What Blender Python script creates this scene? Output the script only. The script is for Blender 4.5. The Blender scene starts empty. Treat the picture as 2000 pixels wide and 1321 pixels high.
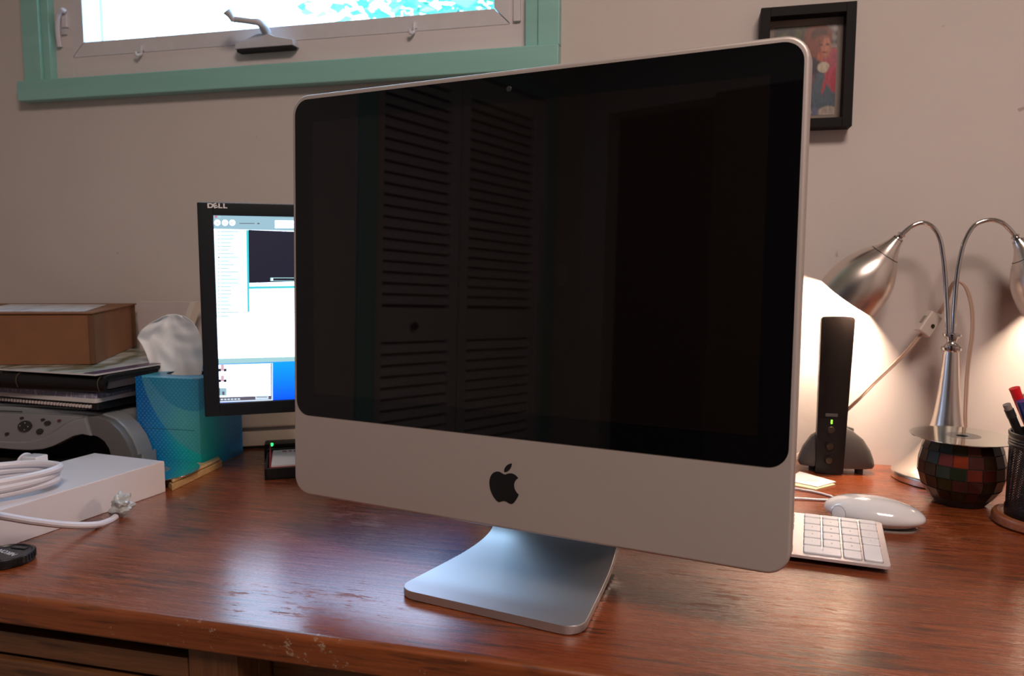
import bpy, bmesh, math, random
from mathutils import Vector, Matrix, noise
random.seed(4)
C = bpy.context.scene.collection
PI = math.pi
# ---------------------------------------------------------------- camera, world, lights, exposure
F, YAW, PITCH, ROLL, CH = 1480.26, -.2437, .0966, .0016, .3036      # desk top is z = 0
YW = 1.238                                                            # face of the wall behind the desk
fw = Vector((math.sin(YAW)*math.cos(PITCH), math.cos(YAW)*math.cos(PITCH), -math.sin(PITCH)))
_r = Vector((math.cos(YAW), -math.sin(YAW), 0)); _u = _r.cross(fw)
cr, sr = math.cos(ROLL), math.sin(ROLL)
rt = _r*cr + _u*sr; up = _u*cr - _r*sr
cam = bpy.data.objects.new('camera', bpy.data.cameras.new('camera')); C.objects.link(cam)
m = Matrix((rt, up, -fw)).transposed().to_4x4(); m.translation = Vector((0, 0, CH)); cam.matrix_world = m
cam.data.sensor_width = 36; cam.data.lens = F/2000*36; cam.data.clip_start = .02
cam.data.dof.use_dof = True; cam.data.dof.focus_distance = .74; cam.data.dof.aperture_fstop = 11
sc = bpy.context.scene; sc.camera = cam
sc.view_settings.view_transform = 'Standard'; sc.view_settings.look = 'None'
sc.view_settings.gamma = 1; sc.view_settings.use_curve_mapping = False
sc.view_settings.exposure = 0.0
sc.cycles.caustics_reflective = False
w = bpy.data.worlds.new('world'); sc.world = w; w.use_nodes = True
bg = w.node_tree.nodes['Background']; bg.inputs[0].default_value = (.38, .68, 1, 1); bg.inputs[1].default_value = 11

def light(name, kind, loc, power, col, size=None, rot=None, sy=None, soft=None):
    L = bpy.data.lights.new(name, kind); L.energy = power; L.color = col
    if kind == 'AREA':
        L.size = size
        if sy: L.shape = 'RECTANGLE'; L.size_y = sy
    if soft is not None: L.shadow_soft_size = soft
    o = bpy.data.objects.new(name, L); C.objects.link(o); o.location = loc
    if rot: o.rotation_euler = rot
    return o
po = light('window_portal', 'AREA', (-.745, YW+.1, .93), 1, (1, 1, 1), .9, (-PI/2, 0, 0), .5)
po.data.cycles.is_portal = True
light('warm_overhead_fill', 'AREA', (.40, -.40, 1.58), 36, (1, .79, .69), .6)  # unseen warm fill light, placed to brighten the wall and chin

def at(px, py, y):
    d = fw + rt*((px-1000)/F) - up*((py-660.5)/F)
    return Vector((0, 0, CH)) + d*(y/d.y)
def atz(px, py, z=0):
    d = fw + rt*((px-1000)/F) - up*((py-660.5)/F)
    return Vector((0, 0, CH)) + d*((z-CH)/d.z)

# ---------------------------------------------------------------- materials
class NT:
    def __init__(s, name):
        s.m = bpy.data.materials.new(name); s.m.use_nodes = True; s.t = s.m.node_tree
        s.b = s.t.nodes['Principled BSDF']
    def n(s, typ, ins={}, **kw):
        x = s.t.nodes.new(typ)
        for k, v in kw.items(): setattr(x, k, v)
        for k, v in ins.items(): s.put(x.inputs[k], v)
        return x
    def put(s, sock, v):
        if isinstance(v, bpy.types.NodeSocket): s.t.links.new(v, sock)
        elif isinstance(v, (tuple, list)) and len(v) == 3 and sock.type == 'RGBA': sock.default_value = (*v, 1)
        else: sock.default_value = v
    def coord(s, scale=(1, 1, 1), kind='Object', rot=(0, 0, 0), loc=(0, 0, 0)):
        c = s.n('ShaderNodeTexCoord'); mp = s.n('ShaderNodeMapping', {'Vector': c.outputs[kind], 'Scale': scale, 'Rotation': rot, 'Location': loc})
        return mp.outputs[0]
    def noise(s, scale=(1, 1, 1), det=4, rough=.6, dist=0, sc=1, **k):
        return s.n('ShaderNodeTexNoise', {'Vector': s.coord(scale, **k), 'Scale': sc, 'Detail': det, 'Roughness': rough, 'Distortion': dist}).outputs[0]
    def ramp(s, f, stops):
        x = s.n('ShaderNodeValToRGB', {'Fac': f}); e = x.color_ramp.elements
        while len(e) < len(stops): e.new(.5)
        for i, (p, c) in enumerate(stops):
            e[i].position = p; e[i].color = (c, c, c, 1) if isinstance(c, (int, float)) else (*c, 1)
        return x.outputs[0]
    def mix(s, f, a, b, mode='MIX'):
        x = s.n('ShaderNodeMix', data_type='RGBA', blend_type=mode)
        s.put(x.inputs[0], f); s.put(x.inputs[6], a); s.put(x.inputs[7], b); return x.outputs[2]
    def math(s, op, a, b=0, c=0):
        x = s.n('ShaderNodeMath', operation=op); s.put(x.inputs[0], a); s.put(x.inputs[1], b); s.put(x.inputs[2], c); return x.outputs[0]
    def bump(s, h, st=.2, d=.001):
        x = s.n('ShaderNodeBump', {'Height': h, 'Strength': st, 'Distance': d}); s.put(s.b.inputs['Normal'], x.outputs[0])
    def set(s, **k):
        for a, v in k.items(): s.put(s.b.inputs[a.replace('_', ' ')], v)
        return s

def mat(name, col, rough=.5, metal=0, coat=0, grain=0, gs=400, var=0, **k):
    x = NT(name); x.set(Base_Color=col, Roughness=rough, Metallic=metal, **k)
    if coat: x.set(Coat_Weight=coat, Coat_Roughness=.05)
    if var:
        n = x.noise((30, 30, 30), 3)
        x.set(Base_Color=x.mix(x.ramp(n, [(.3, 0), (.7, 1)]), tuple(c*(1-var) for c in col), tuple(min(1, c*(1+var)) for c in col)))
    if grain: x.bump(x.noise((gs, gs, gs), 2), grain, .0004)
    return x.m
def emis(name, col, st):
    x = NT(name); x.set(Base_Color=(0, 0, 0), Emission_Color=col, Emission_Strength=st, Roughness=.4); return x.m

M = {}
def wallmat():
    x = NT('wall_paint')
    n = x.noise((2, 2, 2), 4)
    c = x.mix(x.ramp(n, [(.3, 0), (.7, 1)]), (.60, .545, .515), (.65, .595, .565))
    sp = x.ramp(x.noise((26, 26, 26), 2, .5), [(.0, 1), (.235, 1), (.25, 0), (1, 0)])
    x.set(Base_Color=x.mix(x.math('MULTIPLY', sp, .5), c, (.22, .16, .13)), Roughness=.75)
    x.bump(x.noise((60, 60, 60), 5), .25, .0015); return x.m
M['wall'] = wallmat()
M['ceiling'] = mat('ceiling_paint', (.7, .67, .63), .8, grain=.1, gs=60)
M['floor'] = mat('floor_carpet', (.22, .17, .13), .95, grain=.6, gs=500, var=.3)
def paint(name, col, dark):
    x = NT(name); n = x.noise((3, 3, 40), 4); n2 = x.noise((60, 60, 8), 4)
    x.set(Base_Color=x.mix(x.ramp(n, [(.35, 0), (.65, 1)]), col, dark), Roughness=.42)
    x.bump(n2, .25, .0008); return x.m
M['teal'] = paint('teal_gloss_paint', (.30, .60, .55), (.27, .56, .51))
M['white_paint'] = paint('white_gloss_paint', (.76, .70, .71), (.71, .65, .66))
M['vinyl'] = mat('white_vinyl', (.70, .68, .72), .4, var=.04)
M['hardware'] = mat('grey_painted_hardware', (.58, .59, .63), .35, var=.05)
M['black'] = mat('black_plastic', (.007, .007, .008), .45, grain=.1, Specular_IOR_Level=.3)
M['dark_gap'] = mat('opening_shade', (.006, .005, .005), .8)  # near-black standing in for the shade inside openings
x = NT('window_glass')
tr = x.n('ShaderNodeBsdfTransparent'); gl = x.n('ShaderNodeBsdfGlossy', {'Roughness': .0}); fr = x.n('ShaderNodeMath', {0: x.n('ShaderNodeFresnel', {'IOR': 1.45}).outputs[0], 1: x.math('SUBTRACT', 1, x.n('ShaderNodeNewGeometry').outputs['Backfacing'])}, operation='MULTIPLY')
ms = x.n('ShaderNodeMixShader', {0: fr.outputs[0], 1: tr.outputs[0], 2: gl.outputs[0]}); x.t.links.new(ms.outputs[0], x.t.nodes['Material Output'].inputs[0]); M['glass'] = x.m

def wood(name, cols, worn=False, along=0, rough=.27, chips=0, streak=.75):
    x = NT(name)
    L = [26, 26, 26]; L[along] = 1.6
    g = x.noise(tuple(v*3.4 for v in L), 7, .66, .25)
    Lf = [420, 420, 420]; Lf[along] = 16
    f = x.noise(tuple(Lf), 4, .6)
    big = x.noise((4, 4, 4), 4, .6)
    c = x.mix(x.ramp(g, [(.30, 0), (.68, 1)]), cols[0], cols[1])
    c = x.mix(x.ramp(big, [(.36, 0), (.66, .75)]), c, x.mix(.5, c, cols[2]))
    Ls = [190, 190, 190]; Ls[along] = 15
    st = x.ramp(x.math('ADD', x.math('MULTIPLY', x.noise(tuple(Ls), 3, .5), .62), x.math('MULTIPLY', x.noise((9, 9, 9), 3), .45)), [(.0, 0), (.575, 0), (.66, .9*streak), (1, .9*streak)])
    c = x.mix(st, c, (.030, .014, .009))
    fine = x.ramp(f, [(.34, .74), (.60, 1.0)])
    c = x.mix(1, c, fine, 'MULTIPLY')
    rg = x.math('ADD', x.math('MULTIPLY', f, .16), rough-.08)
    coat = .55
    if worn:
        Lw = [170, 170, 170]; Lw[along] = 34
        wn = x.math('ADD', x.math('MULTIPLY', x.noise(tuple(Lw), 8, .8, .2), .62), x.math('MULTIPLY', x.noise((7, 7, 7), 2), .38))
        k = x.ramp(wn, [(.0, 0), (.565, 0), (.60, 1), (1, 1)])
        c = x.mix(x.math('MULTIPLY', k, .35), c, (.27, .088, .026))
        rg = x.math('ADD', rg, x.math('MULTIPLY', k, .3))
        x.set(Coat_Weight=x.math('SUBTRACT', .6, x.math('MULTIPLY', k, .55)), Coat_Roughness=x.math('ADD', .19, x.math('MULTIPLY', f, .14)))
    else:
        x.set(Coat_Weight=.3, Coat_Roughness=.2)
    if chips:
        cn = x.math('ADD', x.math('MULTIPLY', x.noise((95, 95, 130), 5, .75), .6), x.math('MULTIPLY', x.noise((14, 14, 14), 2), .4))
        c = x.mix(x.ramp(cn, [(.0, 0), (.572, 0), (.61, .8), (1, 1)]), c, (.30, .22, .16))
    x.set(Base_Color=c, Roughness=rg)
    x.bump(x.math('ADD', x.math('MULTIPLY', f, .5), g), .35, .0006); return x.m
RED = [(.165, .034, .009), (.285, .068, .016), (.115, .025, .008)]
M['desk_top'] = wood('varnished_red_wood', RED, True)
M['desk_edge'] = wood('varnished_edge_wood', [(.15, .036, .010), (.26, .07, .018), (.09, .022, .008)], False, chips=1, rough=.33)
M['desk_front'] = wood('dark_brown_wood', [(.11, .043, .016), (.18, .078, .030), (.08, .032, .013)], False, rough=.4)
M['desk_front_v'] = wood('dark_brown_wood_upright', [(.11, .043, .016), (.17, .07, .027), (.08, .032, .013)], False, along=2, rough=.4)
M['pine'] = wood('pale_maple_wood', [(.48, .29, .12), (.60, .40, .19), (.5, .33, .15)], False, rough=.4, streak=.0)
M['coaster'] = wood('orange_brown_wood', [(.24, .075, .03), (.34, .12, .05), (.2, .06, .03)], False, rough=.35, streak=.3)
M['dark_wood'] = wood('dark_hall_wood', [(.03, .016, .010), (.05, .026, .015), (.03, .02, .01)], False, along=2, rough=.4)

def alu(name, col, rough, metal=1):
    x = NT(name); x.set(Base_Color=col, Roughness=rough, Metallic=metal)
    x.bump(x.noise((1500, 1500, 1500), 2), .12, .0002); return x.m
M['alu_matte'] = alu('bead_blasted_aluminium', (.46, .41, .39), .46, .5)
M['alu_foot'] = alu('satin_aluminium', (.58, .59, .60), .50)
M['alu_keys'] = alu('keyboard_aluminium', (.72, .68, .70), .4, .6)
x = NT('screen_glass'); x.set(Base_Color=(.0022, .0022, .0028), Roughness=.02, IOR=1.40); M['screen_glass'] = x.m
x = NT('dark_lcd'); x.set(Base_Color=(.0050, .0036, .0032), Roughness=.02, IOR=1.45); M['lcd_off'] = x.m
M['emblem'] = mat('black_gloss_emblem', (.004, .004, .004), .12)
M['key'] = mat('white_key_plastic', (.76, .77, .80), .38, var=.02)
M['legend'] = mat('grey_key_print', (.36, .37, .40), .5)
M['gloss_white'] = mat('glossy_white_plastic', (.74, .75, .78), .12, coat=1)
M['white_card'] = mat('white_coated_card', (.66, .63, .66), .33, var=.015)
M['cable_white'] = mat('white_rubber_cable', (.62, .61, .66), .42)
M['film'] = mat('crinkled_clear_film', (.62, .66, .66), .15, Transmission_Weight=.35, grain=.8, gs=120)
M['cardboard'] = mat('brown_cardboard', (.23, .10, .047), .85, grain=.25, gs=250, var=.08)
M['cardboard_edge'] = mat('cardboard_cut_edge', (.13, .06, .03), .9)
M['shelf_paper'] = mat('white_paper', (.62, .60, .60), .7)
M['paper_pink'] = mat('off_white_paper', (.60, .53, .52), .75, var=.03)
M['leather'] = mat('black_leather', (.006, .005, .005), .42, grain=.6, gs=260, Specular_IOR_Level=.3)
M['stitch'] = mat('tan_stitching', (.10, .085, .045), .8)
M['silver_plastic'] = mat('silver_grey_plastic', (.29, .31, .33), .32, .25, grain=.1)
M['silver_dark'] = mat('dark_silver_plastic', (.15, .15, .15), .38, .2, grain=.1)
M['btn'] = mat('charcoal_button', (.022, .023, .026), .35)
M['btn_red'] = mat('dark_red_button', (.12, .03, .035), .35)
M['tissue'] = mat('soft_white_tissue', (.90, .93, .96), .9, grain=.25, gs=150, Subsurface_Weight=.15, Subsurface_Radius=(.01, .01, .01))
M['monitor_black'] = mat('matte_black_bezel', (.006, .009, .014), .42, grain=.1, Specular_IOR_Level=.3)
M['beige'] = mat('off_white_plastic', (.74, .68, .62), .38, var=.02)
M['seam'] = mat('grey_seam_key_shade', (.17, .15, .15), .6)  # case seam; also paints the shadow gaps between keys
M['red'] = mat('dark_red_card', (.30, .02, .03), .5)
M['red_pen'] = mat('red_plastic', (.78, .008, .016), .3)
M['blue_pen'] = mat('blue_plastic', (.02, .04, .22), .3)
M['grey_rubber'] = mat('grey_rubber', (.25, .22, .20), .7)
def brushed(name, col, rough, sc):
    x = NT(name); n = x.noise(sc, 3, .6)
    x.set(Base_Color=col, Metallic=1, Roughness=rough, Anisotropic=.4)
    return x.m
M['steel'] = brushed('brushed_nickel', (.76, .69, .64), .27, (300, 300, 60))
M['chrome'] = mat('polished_nickel', (.60, .57, .56), .10, 1)
M['cord'] = mat('translucent_cord', (.66, .48, .38), .25, Transmission_Weight=.25)
M['switch'] = mat('cream_switch', (.60, .52, .46), .4)
M['speaker'] = mat('charcoal_speaker_cloth', (.011, .007, .006), .8, grain=.7, gs=900, Specular_IOR_Level=.15)
M['speaker_plastic'] = mat('charcoal_plastic', (.009, .007, .0065), .4, grain=.1, Specular_IOR_Level=.3)
M['speaker_base'] = mat('grey_speaker_foot', (.060, .052, .048), .42, grain=.2)
M['knob'] = mat('bronze_black_knob', (.05, .035, .025), .3, .5)
M['green_led'] = emis('green_led', (.25, 1, .05), 3); M['green_led2'] = emis('green_status_led', (.02, 1, .15), 3)
M['bulb'] = emis('warm_bulb', (1, .78, .55), 4)
x = NT('compact_disc'); x.set(Base_Color=(.74, .80, .74), Metallic=1, Roughness=.07, Thin_Film_Thickness=480, Thin_Film_IOR=1.6); M['disc'] = x.m
x = NT('teal_disc'); x.set(Base_Color=(.80, .90, .93), Metallic=1, Roughness=.06); M['disc2'] = x.m
x = NT('clear_hub'); x.set(Base_Color=(.8, .82, .8), Roughness=.1, Transmission_Weight=.9); M['hub'] = x.m
M['mesh_metal'] = mat('black_steel_mesh', (.008, .007, .008), .4, .3)
M['grout'] = mat('dark_grout', (.020, .013, .009), .8, grain=.5, gs=300)
M['cap'] = mat('black_cap_plastic', (.006, .007, .009), .36, Specular_IOR_Level=.35)
M['cap_print'] = mat('pale_print', (.45, .46, .48), .5)
M['frame_black'] = mat('black_stained_frame', (.006, .005, .005), .6, grain=.1, Specular_IOR_Level=.18)
M['mat_board'] = mat('grey_beige_mat', (.25, .21, .18), .8)
M['letter'] = mat('silver_letter', (.75, .76, .78), .35)
M['leaf'] = mat('pale_leaf', (.17, .47, .40), .6); M['bark'] = mat('bark', (.12, .09, .06), .9)

# ---------------------------------------------------------------- mesh helpers
def new(): return bmesh.new()
def xf(bm, vs, loc=(0, 0, 0), rot=(0, 0, 0)):
    R = Matrix.Translation(loc) @ Matrix.Rotation(rot[2], 4, 'Z') @ Matrix.Rotation(rot[1], 4, 'Y') @ Matrix.Rotation(rot[0], 4, 'X')
    bmesh.ops.transform(bm, matrix=R, verts=vs)
def box(bm, c, s, bev=0, rot=(0, 0, 0), seg=2, mi=0):
    r = bmesh.ops.create_cube(bm, size=1); vs = r['verts']
    bmesh.ops.scale(bm, vec=s, verts=vs)
    fs = set(f for v in vs for f in v.link_faces)
    if bev:
        es = list({e for v in vs for e in v.link_edges})
        q = bmesh.ops.bevel(bm, geom=es, offset=bev, segments=seg, affect='EDGES', profile=.5)
        vs = list({v for v in q['verts']} | {v for v in vs if v.is_valid})
        fs = set(f for v in vs for f in v.link_faces)
    for f in fs: f.material_index = mi
    xf(bm, vs, c, rot); return vs
def lathe(bm, prof, n=32, loc=(0, 0, 0), rot=(0, 0, 0), mi=0):
    rings = []; allv = []
    for r, z in prof:
        if r < 1e-6: v = bm.verts.new((0, 0, z)); rings.append([v]); allv.append(v)
        else:
            ring = [bm.verts.new((r*math.cos(2*PI*i/n), r*math.sin(2*PI*i/n), z)) for i in range(n)]; rings.append(ring); allv += ring
    for a, b in zip(rings, rings[1:]):
        for i in range(n):
            j = (i+1) % n
            if len(a) == 1 and len(b) == 1: continue
            if len(a) == 1: f = bm.faces.new((a[0], b[j], b[i]))
            elif len(b) == 1: f = bm.faces.new((a[i], a[j], b[0]))
            else: f = bm.faces.new((a[i], a[j], b[j], b[i]))
            f.material_index = mi
    xf(bm, allv, loc, rot); return allv
def spline(pts, n=8):
    P = [Vector(p) for p in pts]; out = []
    for i in range(len(P)-1):
        p0, p1, p2, p3 = P[max(i-1, 0)], P[i], P[i+1], P[min(i+2, len(P)-1)]
        for k in range(n):
            t = k/n
            out.append(.5*((2*p1)+(p2-p0)*t+(2*p0-5*p1+4*p2-p3)*t*t+(3*p1-p0-3*p2+p3)*t**3))
    out.append(P[-1]); return out
def tube(bm, pts, r, n=10, sm=8, cap=True, off=None, mi=0):
    P = spline(pts, sm) if sm else [Vector(p) for p in pts]
    if off: P = [p+Vector(off) for p in P]
    rings = []; prev = None
    for i, p in enumerate(P):
        t = (P[min(i+1, len(P)-1)]-P[max(i-1, 0)]).normalized()
        if prev is None:
            a = Vector((0, 0, 1)) if abs(t.z) < .9 else Vector((1, 0, 0)); nrm = t.cross(a).normalized()
        else: nrm = (prev - t*prev.dot(t)).normalized()
        prev = nrm; b = t.cross(nrm)
        rr = r(i/(len(P)-1)) if callable(r) else r
        rings.append([bm.verts.new(p + (nrm*math.cos(2*PI*k/n)+b*math.sin(2*PI*k/n))*rr) for k in range(n)])
    for a, b in zip(rings, rings[1:]):
        for k in range(n):
            f = bm.faces.new((a[k], a[(k+1) % n], b[(k+1) % n], b[k])); f.material_index = mi
    if cap: bm.faces.new(rings[0][::-1]).material_index = mi; bm.faces.new(rings[-1]).material_index = mi
def rrect(w_, h_, r, n=6, cx=0, cy=0):
    out = []
    for sx, sy, a0 in ((1, 1, 0), (-1, 1, PI/2), (-1, -1, PI), (1, -1, 1.5*PI)):
        for k in range(n+1):
            a = a0+PI/2*k/n; out.append((cx+sx*(w_/2-r)+r*math.cos(a), cy+sy*(h_/2-r)+r*math.sin(a)))
    return out
def prism(bm, poly, z0, z1, plane='xy', bev=0, mi=0, seg=2, bot=True):
    """polygon extruded; plane xy -> along z, xz -> along y"""
    def P(a, b, c): return (a, b, c) if plane == 'xy' else (a, c, b)
    A = [bm.verts.new(P(a, b, z0)) for a, b in poly]; B = [bm.verts.new(P(a, b, z1)) for a, b in poly]
    n = len(poly); fs = [bm.faces.new(A[::-1]), bm.faces.new(B)]
    for i in range(n): fs.append(bm.faces.new((A[i], A[(i+1) % n], B[(i+1) % n], B[i])))
    for f in fs: f.material_index = mi
    bmesh.ops.recalc_face_normals(bm, faces=fs)
    if bev:
        es = list(fs[1].edges) + (list(fs[0].edges) if bot else [])
        bmesh.ops.bevel(bm, geom=list(dict.fromkeys(es)), offset=bev, segments=seg, affect='EDGES', profile=.5)
    return A+B
def lerpgrid(bm, fn, nu, nv, mi=0, close=False):
    g = [[bm.verts.new(fn(i/nu, j/nv)) for i in range(nu+1)] for j in range(nv+1)]
    for j in range(nv):
        for i in range(nu):
            bm.faces.new((g[j][i], g[j][i+1], g[j+1][i+1], g[j+1][i])).material_index = mi
    return g
def obj(name, bm, mats, parent=None, loc=None, rot=None, smooth=35, kind=None):
    me = bpy.data.meshes.new(name); bm.to_mesh(me); bm.free()
    for q in (mats if isinstance(mats, (list, tuple)) else [mats]): me.materials.append(M[q] if isinstance(q, str) else q)
    if smooth:
        me.shade_smooth(); me.set_sharp_from_angle(angle=math.radians(smooth))
    o = bpy.data.objects.new(name, me); C.objects.link(o)
    if parent: o.parent = parent
    if loc: o.location = loc
    if rot: o.rotation_euler = rot
    if kind: o['kind'] = kind
    if smooth:
        wm_ = o.modifiers.new('weighted_normals', 'WEIGHTED_NORMAL'); wm_.keep_sharp = True; wm_.weight = 100
    return o
def thing(name, label, cat, loc=(0, 0, 0), rz=0, group=None):
    o = bpy.data.objects.new(name, None); C.objects.link(o); o.empty_display_size = .05
    o.location = loc; o.rotation_euler = (0, 0, rz); o['label'] = label; o['category'] = cat
    if group: o['group'] = group
    return o
def tag(o, label, cat, group=None):
    o['label'] = label; o['category'] = cat
    if group: o['group'] = group
    return o
def sroot(name):
    o = bpy.data.objects.new(name, None); C.objects.link(o); o['kind'] = 'structure'; return o
def obox(name, c, s, m_, parent=None, bev=0, kind=None, rot=(0, 0, 0)):
    bm = new(); box(bm, (0, 0, 0), s, bev); return obj(name, bm, m_, parent, c, rot, kind=kind)
def text_bm(s, size, depth=.0002, bold=0.0):
    cu = bpy.data.curves.new('lettering', 'FONT'); cu.body = s; cu.size = size; cu.extrude = depth; cu.offset = bold
    cu.align_x = 'CENTER'; cu.align_y = 'CENTER'
    o = bpy.data.objects.new('lettering', cu); C.objects.link(o)
    dg = bpy.context.evaluated_depsgraph_get(); me = bpy.data.meshes.new_from_object(o.evaluated_get(dg))
    bm = new(); bm.from_mesh(me); bpy.data.objects.remove(o); bpy.data.curves.remove(cu); bpy.data.meshes.remove(me); return bm

# ---------------------------------------------------------------- room shell
XL, XR, YB, ZC, ZF = -2.0, 1.7, -2.3, 1.65, -.75
S = 'structure'
WX0, WX1, WZ0, WZ1 = -1.212, -.283, .651, 1.22          # window opening
bm = new()
T = .12
for a, b, c_, d in ((XL-T, WX0, ZF, ZC), (WX1, XR+T, ZF, ZC), (WX0, WX1, ZF, WZ0), (WX0, WX1, WZ1, ZC)):
    box(bm, ((a+b)/2, YW+T/2, (c_+d)/2), (b-a, T, d-c_))
obj('wall_back', bm, 'wall', kind=S, smooth=0)
obox('wall_right', (XR+T/2, (YW+YB)/2, (ZC+ZF)/2), (T, YW-YB, ZC-ZF), 'wall', kind=S)
obox('ceiling', ((XL+XR)/2, (YW+YB-1.5)/2, ZC+.05), (XR-XL+.3, YW-YB+1.9, .1), 'ceiling', kind=S)
obox('floor', ((XL+XR)/2, (YW+YB-1.5)/2, ZF-.05), (XR-XL+.3, YW-YB+1.9, .1), 'floor', kind=S)
# left wall with the closet opening
DY0, DYM, DY1, DZ = -1.93, -1.33, -.82, 1.28
bm = new()
for a, b, c_, d in ((YB-T, DY0, ZF, ZC), (DY1, YW, ZF, ZC), (DY0, DY1, DZ, ZC)):
    box(bm, (XL-T/2, (a+b)/2, (c_+d)/2), (T, b-a, d-c_))
obj('wall_left', bm, 'wall', kind=S, smooth=0)
obox('trim_1', (XL+.008, DY1+.045, (DZ+ZF)/2), (.016, .09, DZ-ZF), 'teal', kind=S, bev=.003)
obox('trim_2', (XL+.008, DY0-.045, (DZ+ZF)/2), (.016, .09, DZ-ZF), 'teal', kind=S, bev=.003)
obox('trim_3', (XL+.008, (DY0+DY1)/2, DZ+.045), (.016, DY1-DY0+.18, .09), 'teal', kind=S, bev=.003)
obox('closet_shade_sheet', (XL-.11, (DY0+DY1)/2, (DZ+ZF)/2), (.02, DY1-DY0, DZ-ZF), 'dark_gap', kind=S)  # near-black sheet behind the louvres stands for the unlit closet
slat_bm = None
for i, (a, b) in enumerate(((DYM, DY1), (DY0, DYM))):
    d = sroot('door_%d' % (i+1)); a += .004; b -= .004; st = .055
    bm = new()
    for y in (a+st/2, b-st/2): box(bm, (XL-.03, y, (DZ+ZF)/2), (.03, st, DZ-ZF-.01), .002)
    for z0, z1 in ((ZF+.005, ZF+.15), (.10, .24), (DZ-.10, DZ-.005)): box(bm, (XL-.03, (a+b)/2, (z0+z1)/2), (.03, b-a-2*st, z1-z0), .002)
    obj('door_frame', bm, 'white_paint', d)
    me = None
    for z0, z1 in ((ZF+.16, .095), (.25, DZ-.105)):
        n = int((z1-z0)/.043)
        for k in range(n):
            z = z0+(z1-z0)*(k+.5)/n
            if me is None:
                bm = new(); box(bm, (0, 0, 0), (.006, b-a-2*st+.006, .046), .001, rot=(0, -.62, 0), seg=1)
                o = obj('slat', bm, 'white_paint', d, (XL-.03, (a+b)/2, z)); me = o.data
            else:
                o = bpy.data.objects.new('slat', me); C.objects.link(o); o.parent = d; o.location = (XL-.03, (a+b)/2, z)
    if i == 0:
        bm = new(); lathe(bm, [(0, .028), (.012, .026), (.017, .018), (.012, .01), (.007, .0), (.009, -.002)], 16, rot=(0, PI/2, 0))
        obj('door_knob', bm, 'knob', d, (XL-.012, (a+b)/2+.03, .165))
# front wall (behind the camera) with an open doorway into a dark hall
bm = new()
HX0, HX1, HZ = -1.86, -1.12, 1.28
for a, b, c_, d in ((XL-T, HX0, ZF, ZC), (HX1, XR+T, ZF, ZC), (HX0, HX1, HZ, ZC)):
    box(bm, ((a+b)/2, YB-T/2, (c_+d)/2), (b-a, T, d-c_))
obj('wall_front', bm, 'wall', kind=S, smooth=0)
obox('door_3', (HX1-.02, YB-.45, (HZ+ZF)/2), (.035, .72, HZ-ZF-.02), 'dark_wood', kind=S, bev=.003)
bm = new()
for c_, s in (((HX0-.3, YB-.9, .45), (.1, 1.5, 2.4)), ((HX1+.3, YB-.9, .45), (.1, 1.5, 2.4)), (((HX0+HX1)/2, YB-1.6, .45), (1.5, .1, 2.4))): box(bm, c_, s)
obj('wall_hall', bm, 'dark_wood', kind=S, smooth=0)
# a dark wardrobe and an office chair behind the photographer, seen only as reflections
t = thing('wardrobe', 'dark brown wooden wardrobe seen dimly in the black computer screen', 'wardrobe', (-.45, YB+.26, ZF))
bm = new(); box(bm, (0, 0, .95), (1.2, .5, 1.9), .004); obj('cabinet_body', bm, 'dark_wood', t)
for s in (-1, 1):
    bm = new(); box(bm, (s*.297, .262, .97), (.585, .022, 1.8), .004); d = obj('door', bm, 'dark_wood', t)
    bm = new(); lathe(bm, [(0, .02), (.012, .018), (.008, 0)], 12, loc=(s*.05, .273, .95), rot=(-PI/2, 0, 0)); obj('knob', bm, 'knob', d)
bm = new(); 
obox('light_switch', (XL+.004, -2.12, .42), (.008, .07, .115), 'beige', bev=.002)
tag(bpy.data.objects['light_switch'], 'beige light switch plate reflected beside the louvred closet door', 'switch')

# ---------------------------------------------------------------- window
win = sroot('window_1')
YC = YW-.018
bm = new(); box(bm, ((-1.278-.227)/2, YW-.012, (.613+.651)/2), (-.227+1.278, .024, .038), .003); obj('bottom_casing', bm, 'teal', win)
for a, b in ((-1.265, -1.225), (-.262, -.227)):
    bm = new(); box(bm, ((a+b)/2, YW-.009, (.651+1.28)/2), (b-a, .018, 1.28-.651), .002); obj('side_casing', bm, 'teal', win)
for a, b in ((-1.225, -1.208), (-.284, -.262)):
    bm = new(); box(bm, ((a+b)/2, YW-.004, (.651+1.25)/2), (b-a, .016, 1.25-.651), .002); obj('stop_moulding', bm, 'teal', win)
bm = new(); box(bm, (-.746, YW-.009, 1.25), (1.038, .018, .06), .002); obj('head_casing', bm, 'teal', win)
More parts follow.
